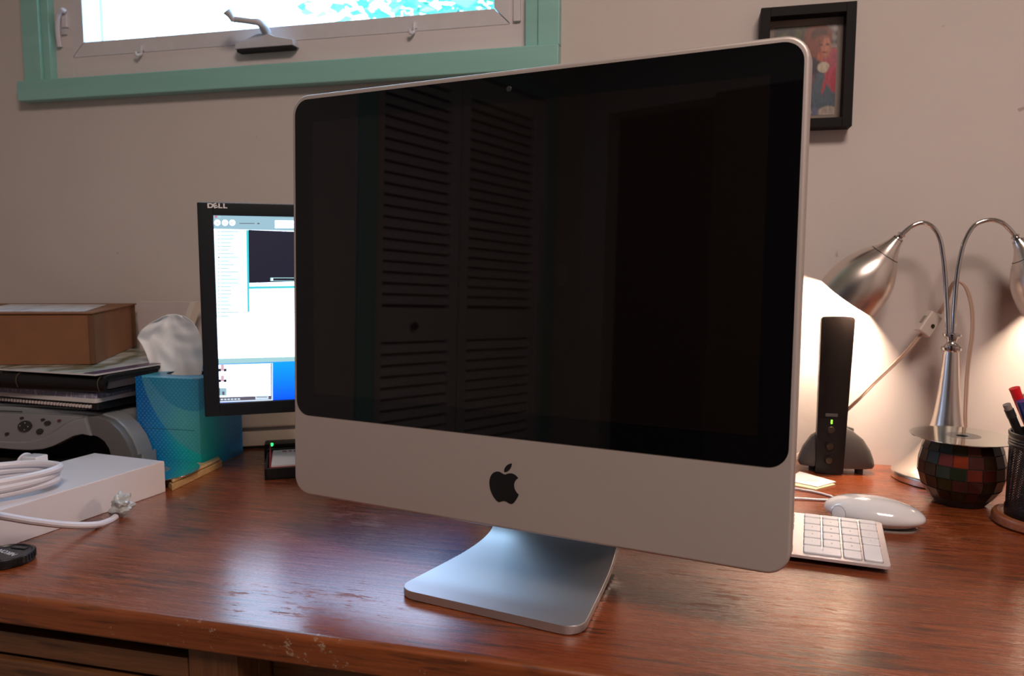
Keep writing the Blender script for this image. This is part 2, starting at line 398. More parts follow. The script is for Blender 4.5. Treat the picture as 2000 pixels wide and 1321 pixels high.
# white jamb and frame
YF = YW+.004
def wq(px, py, y=YF): return at(px, py, y)
sz0 = wq(145, 113).z; sz1 = wq(162, 83).z; gx0 = wq(163, 60).x; gx1 = wq(965, 5).x; sx0 = wq(140, 60).x; sx1 = wq(996, 20).x
bm = new()
box(bm, ((sx0+sx1)/2, YF+.03, (.648+sz0)/2), (sx1-sx0-.0002, .06, sz0-.648), .0005)
box(bm, ((WX0+sx0)/2-.001, YF+.03, .935), (sx0-WX0+.002, .06, .58), .001)
box(bm, ((WX1+sx1)/2, YF+.03, .935), (WX1-sx1+.002, .06, .58), .001)
box(bm, ((sx0+sx1)/2, YF+.03, 1.205), (sx1-sx0-.0002, .06, .04), .0005)
obj('window_frame', bm, 'white_paint', win)
SY = YF-.001
for nm, poly in (('bottom_rail', [(sx0, sz0), (sx1, sz0), (gx1, sz1), (gx0, sz1)]), ('left_stile', [(sx0, sz0), (gx0, sz1), (gx0, 1.15), (sx0, 1.185)]),
                 ('right_stile', [(sx1, sz0), (gx1, sz1), (gx1, 1.15), (sx1, 1.185)]), ('top_rail', [(sx0, 1.185), (sx1, 1.185), (gx1, 1.15), (gx0, 1.15)])):
    cx = sum(p[0] for p in poly)/4; cz = sum(p[1] for p in poly)/4
    bm = new(); prism(bm, [(cx+(a-cx)*.9995, cz+(b-cz)*.994) for a, b in poly], SY, SY+.045, 'xz', .0012); obj(nm, bm, 'vinyl', win)
bm = new(); box(bm, ((gx0+gx1)/2, SY+.03, (sz1+1.15)/2), (gx1-gx0+.01, .004, 1.15-sz1+.01)); obj('pane', bm, 'glass', win, smooth=0)
bm = new()
box(bm, (wq(172, 40, YF+.1).x, YF+.085, .93), (.016, .05, .5)); box(bm, (wq(187, 40, YF+.1).x+.006, YF+.115, .93), (.022, .03, .5)); obj('outer_jamb', bm, 'vinyl', win)
# crank operator
p0 = wq(472, 98); p1 = wq(585, 92); zb = (wq(472, 102).z+wq(585, 95).z)/2; zt = zb+.022; cx = (p0.x+p1.x)/2; hw = (p1.x-p0.x)/2
bm = new()
prof = [(-hw, 0), (hw, 0), (hw*.98, .010), (hw*.4, .017), (hw*.1, .024), (-hw*.2, .024), (-hw*.6, .016), (-hw*.98, .010)]
prism(bm, [(cx+a, zb+b) for a, b in prof], YF-.022, YF, 'xz', .002); hs = obj('crank_housing', bm, 'hardware', win)
bm = new(); box(bm, (cx, YF-.012, zb-.002), (hw*1.9, .016, .006), .001); obj('housing_slot', bm, 'dark_gap', hs)
q = lambda px, py, y: tuple(at(px, py, y))
yk = YF-.03
bm = new(); tube(bm, [q(520, 64, YF-.014), q(514, 52, yk), q(506, 44, yk-.01), q(492, 42, yk-.015), q(462, 38, yk-.02), q(455, 38, yk-.022)], lambda t_: .0085 - .0035*min(1, t_*1.6), 12); obj('crank_arm', bm, 'hardware', win)
bm = new(); tube(bm, [q(456, 42, yk-.022), q(450, 30, yk-.026), q(443, 21, yk-.03)], lambda t_: .0035+.0045*t_, 12); obj('crank_knob', bm, 'hardware', win)
for px, py in ((279, 105), (810, 62)):
    c_ = wq(px, py)
    bm = new(); tube(bm, [(c_.x+.001, SY-.001, c_.z+.014), (c_.x+.001, SY-.004, c_.z+.006), (c_.x, SY-.004, c_.z-.002), (c_.x-.003, SY-.012, c_.z-.006), (c_.x-.004, SY-.014, c_.z)], .0026, 8); box(bm, (c_.x+.001, SY-.0015, c_.z+.010), (.008, .003, .012), .001)
    obj('hook', bm, 'vinyl', win)
# lock levers
a = wq(117, 60)
bm = new(); tube(bm, [q(117, 92, YF-.004), q(113, 62, YF-.006), q(114, 32, YF-.010), q(121, 20, YF-.012), q(128, 24, YF-.008)], .0048, 8); box(bm, (wq(130, 40).x, YF-.003, wq(130, 40).z), (.012, .008, .03), .002); obj('lock_lever', bm, 'vinyl', win)
bm = new(); box(bm, (wq(127, 55).x, YF-.001, wq(127, 45).z), (.013, .006, .045), .001); obj('lock_plate', bm, 'hardware', win)
bm = new(); box(bm, (wq(1011, 10).x, YF-.003, wq(1011, 12).z), (.012, .006, .05), .001); obj('lock_plate', bm, 'vinyl', win)

# tree outside
t = thing('tree', 'pale green tree blurred by daylight beyond the window', 'tree', (-.9, 7.2, -1.5))
bm = new(); tube(bm, [(0, 0, 0), (.1, 0, 1.5), (.25, .1, 3), (.4, 0, 4.6)], lambda u_: .16-.1*u_, 10); obj('trunk', bm, 'bark', t)
bm = new()
for k in range(9000):
    d = Vector((random.gauss(0, 1), random.gauss(0, 1), random.gauss(0, 1))).normalized()*random.random()**.5
    p = Vector((d.x*3.1+.0, d.y*1.2, d.z*2.3+4.7))
    if noise.noise(p*1.3) < -.42: continue
    s_ = random.uniform(.06, .16); R = Matrix.Rotation(random.random()*6.28, 3, 'Z') @ Matrix.Rotation(random.random()*3, 3, 'X')
    bm.faces.new([bm.verts.new(p+R @ Vector(v)*s_) for v in ((-.6, 0, 0), (0, -.4, .08), (.9, 0, 0), (0, .4, .08))])
obj('foliage', bm, 'leaf', t, kind='stuff', smooth=0)
obox('ground_outside', (0, 12, -1.6), (40, 20, .1), mat('lawn', (.16, .3, .1), .9), kind=S)

# ---------------------------------------------------------------- desk
desk = thing('desk', 'worn red-brown varnished wooden desk standing against the wall', 'desk', (-.1, .9, ZF))
DX0, DX1, DYF = -1.55, 1.05, .536
def dpart(name, x0, x1, y0, y1, z0, z1, m_, bev=.002, seg=2):
    bm = new(); box(bm, ((x0+x1)/2+.1, (y0+y1)/2-.9, (z0+z1)/2-ZF), (x1-x0, y1-y0, z1-z0), bev, seg=seg); return obj(name, bm, m_, desk)
# desktop with a rounded front nosing
bm = new()
nz = [(YW-.001, 0), (DYF+.007, 0), (DYF+.0035, -.0008), (DYF+.001, -.003), (DYF, -.007), (DYF, -.024), (DYF+.002, -.0268), (DYF+.005, -.0275), (YW-.001, -.0275)]
A = [bm.verts.new((DX0+.1, y-.9, z-ZF)) for y, z in nz]; B = [bm.verts.new((DX1+.1, y-.9, z-ZF)) for y, z in nz]
fs = [bm.faces.new(A), bm.faces.new(B[::-1])]
for i in range(len(nz)):
    f = bm.faces.new((A[i], B[i], B[(i+1) % len(nz)], A[(i+1) % len(nz)])); f.material_index = 1 if 1 <= i <= 7 else 0
bmesh.ops.recalc_face_normals(bm, faces=bm.faces[:])
obj('desktop', bm, ['desk_top', 'desk_edge'], desk, smooth=50)
yf = DYF+.012
xs0, xs1 = at(370, 1290, yf).x, at(466, 1300, yf).x
dpart('writing_slide', DX0+.06, xs0-.002, yf, yf+.5, -.0625, -.041, 'desk_front')
dpart('drawer', DX0+.06, xs0-.002, yf-.004, yf+.45, -.20, -.066, 'desk_front', .003)
dpart('drawer', DX0+.06, xs0-.002, yf-.004, yf+.45, -.36, -.205, 'desk_front', .003)
dpart('drawer', DX0+.06, xs0-.002, yf-.004, yf+.45, -.66, -.365, 'desk_front', .003)
dpart('stile', xs0, xs1, yf-.002, yf+.03, ZF, -.028, 'desk_front_v')
dpart('side_panel', xs0+.004, xs1, yf+.03, YW-.03, ZF, -.028, 'desk_front_v')
dpart('side_panel', DX0+.02, DX0+.055, yf, YW-.03, ZF, -.028, 'desk_front_v')
dpart('side_panel', DX1-.06, DX1-.02, yf, YW-.03, ZF, -.028, 'desk_front_v')
dpart('apron', xs1+.001, DX1-.06, yf+.05, yf+.07, -.11, -.028, 'desk_front')
dpart('back_panel', DX0+.06, DX1-.06, YW-.03, YW-.012, ZF+.1, -.028, 'desk_front')

# ---------------------------------------------------------------- desktop computer
IY = .2111; TL = .0281; W_, H_ = .489, .4065
bc = Vector((-.405+.2425*math.cos(IY), .6948-.2425*math.sin(IY), 0))
imac = thing('desktop_computer', 'large aluminium all-in-one computer with a black unlit glass screen', 'computer', tuple(bc), -IY)
ZB = .0655
def tiltm(bm, vs=None):      # body coordinates (x, depth back, height from body bottom) -> thing coordinates
    R = Matrix.Translation((0, 0, ZB)) @ Matrix.Rotation(-TL, 4, 'X')
    bmesh.ops.transform(bm, matrix=R, verts=bm.verts[:])
bm = new(); prism(bm, rrect(W_, H_, .019, 8, 0, H_/2), 0, .017, 'xz', .0028, seg=4); tiltm(bm); body = obj('front_housing', bm, 'alu_matte', imac, smooth=40)
bm = new()          # black bulged rear shell
rings = []
for k, (ins, y) in enumerate(((.004, .0165), (.006, .024), (.02, .034), (.06, .046), (.12, .054), (.17, .057))):
    rings.append([bm.verts.new((a, y, b)) for a, b in rrect(W_-2*ins, H_-2*ins, max(.019-ins*.1, .012), 6, 0, H_/2)])
for a, b in zip(rings, rings[1:]):
    for i in range(len(a)): bm.faces.new((a[i], a[(i+1) % len(a)], b[(i+1) % len(a)], b[i]))
bm.faces.new(rings[-1]); bmesh.ops.recalc_face_normals(bm, faces=bm.faces[:]); tiltm(bm); obj('rear_shell', bm, 'black', imac)
gz0, gz1, gw = .0838, .4018, .4805
bm = new(); prism(bm, rrect(gw, gz1-gz0, .0155, 8, 0, (gz0+gz1)/2), -.0006, .0, 'xz', .0003, seg=1); tiltm(bm); gls = obj('screen_glass', bm, 'screen_glass', imac, smooth=40)
bm = new(); prism(bm, rrect(.434, .2715, .0005, 1, 0, (gz0+gz1)/2), -.0009, -.0006, 'xz'); tiltm(bm); obj('display_panel', bm, 'lcd_off', gls, smooth=0)
bm = new(); lathe(bm, [(0, .0004), (.0022, .0004), (.0026, 0)], 16, loc=(0, -.0008, gz1-.012), rot=(PI/2, 0, 0)); tiltm(bm); obj('camera_lens', bm, 'btn', imac)
# emblem: outline laid on the chin
body_pts = [(665,478),(685,480),(710,468),(745,460),(780,456),(820,460),(860,476),(898,503),(937,550),(900,578),(872,618),(858,665),(856,710),(866,762),(885,800),(912,842),(948,878),(930,925),(905,968),(875,1012),(845,1045),(810,1060),(770,1055),(735,1035),(700,1015),(665,1005),(630,1005),(595,1016),(560,1025),(530,1015),(500,985),(465,940),(430,885),(400,820),(380,750),(369,680),(368,620),(376,560),(392,510),(418,470),(452,440),(495,422),(535,420),(575,430),(612,450),(640,468)]
leaf_pts = [(663,430),(660,400),(668,360),(690,322),(722,290),(762,268),(808,258),(811,285),(800,325),(780,365),(752,398),(715,422),(685,430)]
n_loc = Vector((-math.sin(IY)*math.cos(TL), -math.cos(IY)*math.cos(TL), math.sin(TL)))
X0 = bc + Vector((0, 0, ZB))
inv = (Matrix.Translation(bc) @ Matrix.Rotation(-IY, 4, 'Z') @ Matrix.Translation((0, 0, ZB)) @ Matrix.Rotation(-TL, 4, 'X')).inverted()
def onface(px, py):
    d = fw + rt*((px-1000)/F) - up*((py-660.5)/F); O = Vector((0, 0, CH))
    t_ = (X0-O).dot(n_loc)/d.dot(n_loc); p = inv @ (O+d*t_); return (p.x, p.z)
bm = new()
for pts in (body_pts, leaf_pts): prism(bm, [onface(920+a/10.164, 880+b/10.164) for a, b in pts], -.0004, .0, 'xz')
tiltm(bm); obj('emblem', bm, 'emblem', imac, smooth=0)
# bent aluminium stand
bm = new()
path = [(-.040, .0095), (-.03, .0095), (.0, .0095), (.04, .0098), (.07, .011), (.095, .0145), (.112, .021), (.124, .032), (.130, .046), (.130, .062), (.122, .10), (.112, .14), (.092, .20)]
P = spline([(0, y, z) for y, z in path], 4)
def hw_(p):
    t_ = min(1, max(0, (p.y+.04)/.15)); return .0915-.021*t_ - (.004 if p.z > .03 else 0)*min(1, (p.z-.03)/.03)
Lr = []; cr_ = .019
secs = []
for i, p in enumerate(P):
    t_ = (P[min(i+1, len(P)-1)]-P[max(i-1, 0)]).normalized(); nn = Vector((0, -t_.z, t_.y))
    secs.append((p, nn))
front = []
for k in range(7):          # rounded front corners
    a = PI/2*k/6; front.append((-.040+cr_*(1-math.sin(a)), cr_*(1-math.cos(a))))
rows = [(y, hw_(Vector((0, y, 0)))-ins, .0095, Vector((0, 0, 1))) for y, ins in front[::-1]]
rows += [(p.y, hw_(p), p.z, nn) for p, nn in secs if p.y > -.040+cr_+.002 or p.z > .02]
g = []
TH = .0075
for y, hx, z, nn in rows:
    base = Vector((0, y, z)); nn = nn.normalized(); ch = .0008
    g.append([bm.verts.new(Vector((sx*hx_, 0, 0))+base+nn*o_) for sx, hx_, o_ in ((-1, hx-ch, 0), (1, hx-ch, 0), (1, hx, -ch), (1, hx, -TH+ch), (1, hx-ch, -TH), (-1, hx-ch, -TH), (-1, hx, -TH+ch), (-1, hx, -ch))])
for a, b in zip(g, g[1:]):
    for i in range(8): bm.faces.new((a[i], a[(i+1) % 8], b[(i+1) % 8], b[i]))
bm.faces.new(g[0]); bm.faces.new(g[-1]); bmesh.ops.recalc_face_normals(bm, faces=bm.faces[:])
bmesh.ops.translate(bm, vec=(0, 0, -.0012), verts=bm.verts[:])
obj('stand', bm, 'alu_foot', imac, smooth=50)
bm = new(); box(bm, (0, .015+.03, .00045), (.15, .10, .0009), .0002); obj('stand_pad', bm, 'grey_rubber', imac)

# ---------------------------------------------------------------- second monitor
MY = .87; MA = math.atan2(.53, .85); ml = at(384, 394, MY); mlb = at(396, 815, MY)
mz0, mz1 = mlb.z, ml.z; mw, mh = .385, ml.z-mlb.z
mon = thing('computer_monitor', 'black-framed flat monitor showing a bright blue and white desktop, behind the aluminium computer', 'monitor', (ml.x, MY, 0), MA)
MT = .008
def mt(bm):
    bmesh.ops.transform(bm, matrix=Matrix.Translation((0, 0, mz0)) @ Matrix.Rotation(-MT, 4, 'X'), verts=bm.verts[:])
bz = .0195
bm = new()
for c_, s in (((bz/2, .012, mh/2), (bz, .024, mh)), ((mw-bz/2, .012, mh/2), (bz, .024, mh)), ((mw/2, .012, bz*.9/2), (mw-bz*2+.002, .024, bz*.9)), ((mw/2, .012, mh-.017/2), (mw-bz*2+.002, .024, .017))): box(bm, c_, s, .0015)
mt(bm); obj('bezel', bm, 'monitor_black', mon)
bm = new(); box(bm, (mw/2, .0105, mh/2), (mw-.024, .010, mh-.024)); box(bm, (mw/2, .036, mh/2), (mw-.03, .03, mh-.03), .008); mt(bm); obj('back_housing', bm, 'monitor_black', mon)
# lit screen, drawn as flat layers
sw0, sw1, sh0, sh1 = bz-.001, mw-bz+.001, bz*.9-.001, mh-.016
x = NT('blue_wallpaper'); gr = x.ramp(x.n('ShaderNodeSeparateXYZ', {0: x.coord(kind='Generated')}).outputs[2], [(.0, (.0, .10, 1)), (.2, (.0, .38, 1)), (1, (.1, .5, 1))]); x.set(Base_Color=(0, 0, 0), Emission_Color=gr, Emission_Strength=1.0, Roughness=.5); M['wallpaper'] = x.m
M['e_white'] = emis('screen_white', (.62, .80, 1.15), 5.5); M['e_side'] = emis('screen_sidebar', (.60, .85, 1), 2.4); M['e_bar'] = emis('screen_toolbar', (.38, .62, .74), .9)
M['e_text'] = emis('screen_text', (.50, .86, .92), .8); M['e_dark'] = emis('screen_dark', (.012, .012, .03), 1); M['e_cyan'] = emis('screen_cyan', (.08, .75, .85), .9)
M['e_grey'] = emis('screen_grey', (.16, .14, .2), .8); M['e_red'] = emis('screen_red', (.8, .2, .3), .8); M['e_skin'] = emis('screen_pink', (.8, .5, .6), .9)
M['e_frame'] = emis('screen_border', (.7, .85, 1), 1.0); M['e_edge'] = emis('screen_backlight_edge', (.02, .02, .16), 1)
bm = new(); box(bm, ((sw0+sw1)/2, .0046, (sh0+sh1)/2), (sw1-sw0, .0012, sh1-sh0)); mt(bm); scr = obj('screen', bm, 'wallpaper', mon, smooth=0)
# pixels of the monitor -> screen plane
minv = (Matrix.Translation((ml.x, MY, 0)) @ Matrix.Rotation(MA, 4, 'Z') @ Matrix.Translation((0, 0, mz0)) @ Matrix.Rotation(-MT, 4, 'X')).inverted()
mnrm = Vector((math.sin(MA), -math.cos(MA), 0)); mX = Vector((ml.x, MY, 0))-mnrm*.004
def ms_(px, py):
    d = fw + rt*((px-1000)/F) - up*((py-660.5)/F); O = Vector((0, 0, CH))
    p = minv @ (O+d*((mX-O).dot(mnrm)/d.dot(mnrm))); return (p.x, p.z)
LAY = {}
bm = new(); order = ['e_white', 'e_side', 'e_bar', 'e_text', 'e_dark', 'e_cyan', 'e_grey', 'e_red', 'e_skin', 'e_frame', 'e_edge']
def flat(pts, m_, lay):
    P_ = [ms_(*p) for p in pts]; y = .0039-.00012*lay
    f = bm.faces.new([bm.verts.new((a, y, b)) for a, b in P_]); f.material_index = order.index(m_)
def z3(x_, y_): return (370+x_/2.87, 380+y_/2.87)
XR_ = 1400
def rect(x0, y0, x1, y1, m_, lay, s0=.0, s1=0.0): flat([z3(x0, y1), z3(x1, y1+s1), z3(x1, y0+s1), z3(x0, y0)], m_, lay)
# window of the music player
flat([z3(112, 112), z3(XR_, 150), z3(XR_, 905), z3(134, 950)], 'e_white', 1)
flat([z3(112, 112), z3(XR_, 150), z3(XR_, 225), z3(112, 192)], 'e_bar', 2)
flat([z3(112, 194), z3(328, 198), z3(332, 690), z3(126, 695)], 'e_side', 2)
flat([z3(318, 200), z3(331, 200), z3(337, 660), z3(326, 660)], 'e_cyan', 3)
flat([z3(331, 198), z3(900, 220), z3(900, 480), z3(334, 497)], 'e_dark', 3)
flat([z3(334, 516), z3(XR_, 500), z3(XR_, 512), z3(334, 530)], 'e_cyan', 3)
flat([z3(134, 922), z3(XR_, 888), z3(XR_, 905), z3(134, 952)], 'e_text', 2)
flat([z3(480, 145), z3(800, 150), z3(800, 188), z3(480, 188)], 'e_white', 3)
for k, m_ in enumerate(('e_red', 'e_red', 'e_text')): rect(122+k*20, 119, 134+k*20, 130, m_, 3)
for cx in (156, 199, 240):
    flat([z3(cx+17*math.cos(a*PI/6), 158+17*math.sin(a*PI/6)) for a in range(12)][::-1], 'e_white', 3); rect(cx-6, 154, cx-1, 164, 'e_grey', 4); rect(cx+1, 154, cx+6, 164, 'e_grey', 4)
rect(280, 160, 365, 164, 'e_grey', 3); rect(380, 159, 393, 166, 'e_grey', 3); rect(455, 466, 600, 470, 'e_text', 4); rect(455, 483, 600, 487, 'e_text', 4); rect(453, 467, 459, 486, 'e_text', 4); rect(460, 471, 468, 482, 'e_white', 5)
random.seed(9)
for k in range(24):
    y = 205+k*20.6; rect(160, y, 168, y+7, 'e_text' if k != 7 else 'e_dark', 3); rect(174, y+1, 174+random.choice((45, 60, 75, 100)), y+6, 'e_text', 3)
# contacts window
flat([z3(139, 955), z3(468, 945), z3(468, 1155), z3(150, 1168)], 'e_frame', 1)
flat([z3(147, 957), z3(460, 948), z3(460, 1148), z3(152, 1160)], 'e_grey', 2)
flat([z3(150, 957), z3(455, 949), z3(456, 1128), z3(154, 1138)], 'e_white', 3)
for y in (955, 1015): rect(162, y+22, 178, y+38, 'e_dark', 4); rect(192, y+22, 208, y+38, 'e_dark', 4); rect(176, y, 194, y+34, 'e_skin', 5)
rect(162, 1085, 208, 1128, 'e_bar', 4); rect(162, 1088, 170, 1128, 'e_dark', 5); rect(184, 1105, 196, 1124, 'e_grey', 5)
flat([z3(370, 1128), z3(443, 1125), z3(443, 1147), z3(370, 1150)], 'e_frame', 4); rect(376, 1134, 436, 1138, 'e_grey', 5); 
for k in range(7): rect(156+k*19, 1146-k*.5, 170+k*19, 1154-k*.5, 'e_frame', 4)
flat([z3(100, 108), z3(112, 108), z3(146, 1168), z3(134, 1168)], 'e_edge', 2)
mt(bm); obj('screen_windows', bm, order, scr, smooth=0)
# maker's lettering on the bezel
bm = new()
for k, (ch_, rot_) in enumerate((('D', 0), ('E', .35), ('L', 0), ('L', 0))):
    b2 = text_bm(ch_, .0082, .0001, .00035)
    bmesh.ops.transform(b2, matrix=Matrix.Translation((k*.0060, 0, 0)) @ Matrix.Rotation(rot_, 4, 'Z') @ Matrix.Scale(1.25, 4, (1, 0, 0)), verts=b2.verts[:])
    me = bpy.data.meshes.new('tmp'); b2.to_mesh(me); bm.from_mesh(me); b2.free(); bpy.data.meshes.remove(me)
lx, lz = ms_(411, 402.5)
bmesh.ops.transform(bm, matrix=Matrix.Translation((lx, -.0003, lz)) @ Matrix.Rotation(PI/2, 4, 'X'), verts=bm.verts[:]); mt(bm); obj('lettering', bm, 'letter', mon, smooth=0)
bm = new(); box(bm, (mw/2, .068, .13), (.06, .022, .235), .006); obj('stand_column', bm, 'monitor_black', mon)
bm = new(); prism(bm, rrect(.08, .12, .03, 6, mw/2+.004, .05), 0, .012, 'xy', .003); obj('stand_base', bm, 'monitor_black', mon)
bm = new(); bmesh.ops.create_uvsphere(bm, u_segments=12, v_segments=8, radius=.0028, matrix=Matrix.Translation((.21, -.0005, .008))); mt(bm); obj('power_light', bm, 'green_led', mon)

# ---------------------------------------------------------------- photograph in a frame
pf0 = at(1487, 13, YW-.03); pf1 = at(1671.7, 4, YW-.03); pf2 = at(1667, 246, YW-.03)
fx0, fx1, fz1, fz0 = pf0.x, (pf1.x+pf2.x)/2, (pf0.z+pf1.z)/2, pf2.z
pic = thing('picture_frame', 'black box frame on the wall with a photo of a person in a red jacket', 'picture frame', ((fx0+fx1)/2, YW, fz0))
fwid, fhei = fx1-fx0, fz1-fz0; b_ = .0135
for c_, s in (((-fwid/2+b_/2, -.015, fhei/2), (b_, .03, fhei)), ((fwid/2-b_/2, -.015, fhei/2), (b_, .03, fhei)), ((0, -.015, b_/2), (fwid-2*b_, .03, b_)), ((0, -.015, fhei-b_/2), (fwid-2*b_, .03, b_))):
    bm = new(); box(bm, c_, s, .0006); obj('frame_side', bm, 'frame_black', pic)
bm = new(); box(bm, (0, -.004, fhei/2), (fwid-2*b_+.002, .006, fhei-2*b_+.002)); obj('mat_board', bm, 'mat_board', pic)
def lin(c): return tuple((v/255)**2.2 for v in c)
def photo(u_, v_):
    nz_ = noise.noise(Vector((u_*9, v_*13, 1)))
    c = Vector(lin((52, 50, 50)))
    if v_ < .25: c = c.lerp(Vector(lin((78, 84, 50))), max(0, min(1, nz_*2+.35)))
    if u_ > .82 and v_ < .3: c = c.lerp(Vector(lin((175, 165, 165))), max(0, min(1, .35+nz_*1.5)))
    if u_ > .86 and .26 < v_ < .38: c = Vector(lin((70, 125, 100)))
    def ell(cx, cy, rx, ry, col, soft=.25, rot=0):
        nonlocal c
        dx, dy = u_-cx, v_-cy; dx, dy = dx*math.cos(rot)+dy*math.sin(rot), -dx*math.sin(rot)+dy*math.cos(rot)
        d = math.sqrt((dx/rx)**2+(dy/ry)**2); k = max(0, min(1, (1+soft-d)/(soft+.001)-0))
        c = c.lerp(Vector(lin(col)), min(1, k))
    ell(.62, .68, .40, .30, (56, 47, 60)); ell(.45, .75, .3, .3, (58, 48, 60)); ell(.5, .55, .12, .1, (40, 36, 48), .6); ell(.6, .62, .05, .15, (120, 46, 66), .8, -.4)
    ell(.82, .78, .17, .24, (72, 90, 104), .5); ell(.95, .48, .12, .2, (176, 62, 88)); ell(.9, .38, .12, .08, (165, 72, 88)); ell(.98, .62, .06, .12, (170, 40, 62))
    ell(.70, .13, .20, .13, (120, 66, 48)); ell(.72, .10, .12, .06, (82, 50, 38)); ell(.66, .26, .08, .08, (128, 62, 46), .4)
    ell(.76, .24, .12, .11, (128, 72, 56), .3); ell(.83, .25, .06, .09, (184, 116, 92), .6); ell(.75, .222, .022, .008, (90, 50, 42), .9); ell(.85, .220, .02, .008, (95, 55, 45), .9); ell(.82, .27, .012, .03, (195, 125, 98), .9); ell(.80, .305, .035, .007, (135, 60, 55), .9)
    ell(.74, .38, .05, .07, (168, 92, 66)); ell(.66, .46, .1, .07, (48, 44, 60)); ell(.80, .47, .09, .055, (190, 178, 158), .15)
    ell(.84, .62, .02, .13, (170, 56, 70), .5, .35)
    ell(.62, .98, .2, .06, (92, 100, 125)); ell(.9, .97, .14, .06, (165, 150, 140)); ell(.5, .97, .12, .05, (178, 165, 155))
    return c
bm = new(); NU, NV = 60, 84
pw, ph = fwid-2*b_-.0155, fhei-2*b_-.018
g = lerpgrid(bm, lambda u_, v_: (-pw/2+pw*u_, -.0074, fhei/2-.001+ph/2-ph*v_), NU, NV)
cl = bm.loops.layers.float_color.new('photo_colour')
for j in range(NV+1):
    for i in range(NU+1):
        c = photo(i/NU, j/NV)*(.88+.35*noise.noise(Vector((i*.55, j*.22, 4))))
        for lp in g[j][i].link_loops: lp[cl] = (*c, 1)
x = NT('photo_print'); x.set(Base_Color=x.n('ShaderNodeVertexColor', layer_name='photo_colour').outputs[0], Roughness=.35); M['photo'] = x.m
obj('photograph', bm, 'photo', pic, smooth=0)

# ---------------------------------------------------------------- printer
PYF = .905
pr = thing('printer', 'silver-grey multifunction printer under the pile of books', 'printer', (-1.03, PYF, 0))
def prz(pts, y=PYF): 
    o = []
    for p in pts: v = at(p[0], p[1], y); o.append((v.x+1.03, v.z))
    return o
def shift(bm, dy): pass
outer = [(-260, 792), (0, 797), (60, 800), (150, 806), (190, 811), (212, 820), (232, 838), (247, 860), (256, 880), (262, 905)]
topl = prz(outer)
zl = .0
shell = topl + [(topl[-1][0]+.004, .03), (topl[-1][0]+.006, 0), (topl[-1][0]-.030, 0)] + prz([(216, 893), (212, 877), (203, 863), (190, 855), (181, 852), (166, 838), (-260, 838)])
bm = new(); prism(bm, shell, .012, .043, 'xz', .003); prism(bm, [(min(a, .205), b) for a, b in topl]+[(.205, 0), (.17, 0), (.17, .05), (-.3, .06)], .0432, .27, 'xz'); obj('body_shell', bm, 'silver_plastic', pr, smooth=45)
# right front pillar, control fascia, lip
pil = prz([(170, 815), (190, 813), (212, 822), (232, 840), (247, 862), (256, 882), (262, 905)])+[(topl[-1][0]+.004, .03), (topl[-1][0]+.005, 0), (topl[-1][0]-.028, 0)]+prz([(216, 893), (212, 877), (203, 863), (190, 854), (180, 851)])
bm = new(); prism(bm, pil, 0, .0118, 'xz', .002); obj('front_pillar', bm, 'silver_dark', pr)
lip = prz([(-260, 850), (0, 861), (35, 863), (60, 862), (85, 856), (110, 842), (130, 828), (150, 819), (169, 815), (180, 851), (165, 848), (148, 851), (128, 861), (108, 871), (88, 877), (62, 879), (35, 878), (0, 875), (-260, 864)])
bm = new(); prism(bm, lip, -.004, .0118, 'xz', .002); obj('front_lip', bm, 'silver_plastic', pr)
pan = prz([(-260, 800), (0, 806), (150, 813), (167, 815), (148, 820), (128, 829), (108, 843), (84, 857), (60, 863), (35, 864), (0, 862), (-260, 851)])
bm = new(); prism(bm, pan, -.002, .0118, 'xz', .0008); pn = obj('control_panel', bm, 'silver_plastic', pr)
def button(name, px, py, rx, ry, m_='btn', dots=False):
    c_ = prz([(px, py)])[0]; sx = rx/F*PYF*1.02; sz_ = ry/F*PYF*1.02
    bm = new(); prism(bm, [(c_[0]+sx*math.cos(a*PI/12)+sz_*.35*math.sin(a*PI/12), c_[1]+sz_*math.sin(a*PI/12)) for a in range(24)], -.0042, -.002, 'xz', .0006); b = obj(name, bm, m_, pn)
    if dots:
        bm = new()
        for dx, dz in ((-.62, .05), (.0, -.6), (.55, .0), (.15, .62)):
            prism(bm, [(c_[0]+sx*dx+.0010*math.cos(a*PI/4), c_[1]+sz_*dz+.0009*math.sin(a*PI/4)) for a in range(8)], -.0045, -.0042, 'xz')
        obj('button_marks', bm, 'cap_print', b)
        bm = new(); prism(bm, [(c_[0]+sx*.26*math.cos(a*PI/8), c_[1]+sz_*.28*math.sin(a*PI/8)) for a in range(16)], -.0048, -.0042, 'xz'); obj('button_centre', bm, 'btn', b)
button('navigation_pad', 52, 832, 20, 14, dots=True)
for a in ((46, 816, 5, 3), (17, 847, 5.5, 4), (87, 819, 5.5, 3), (96, 826, 9, 5.5), (81, 842, 9.5, 7)): button('button', *a)
button('button', 119, 821, 5, 3, 'btn_red')
bm = new(); prism(bm, prz([(-60, 799), (46, 803), (46, 805), (-60, 801)]), -.0032, -.0019, 'xz'); obj('display_slot', bm, 'btn', pr)
bm = new(); box(bm, (-.14, .14, .028), (.60, .18, .05)); box(bm, (-.10, .028, .004), (.5, .05, .006)); obj('bay_shade_block', bm, 'dark_gap', pr)  # solid near-black blocks stand for shade inside the paper opening
bm = new(); box(bm, (-.06, .145, .087), (.42, .25, .008), .003); obj('scanner_lid', bm, 'silver_plastic', pr)

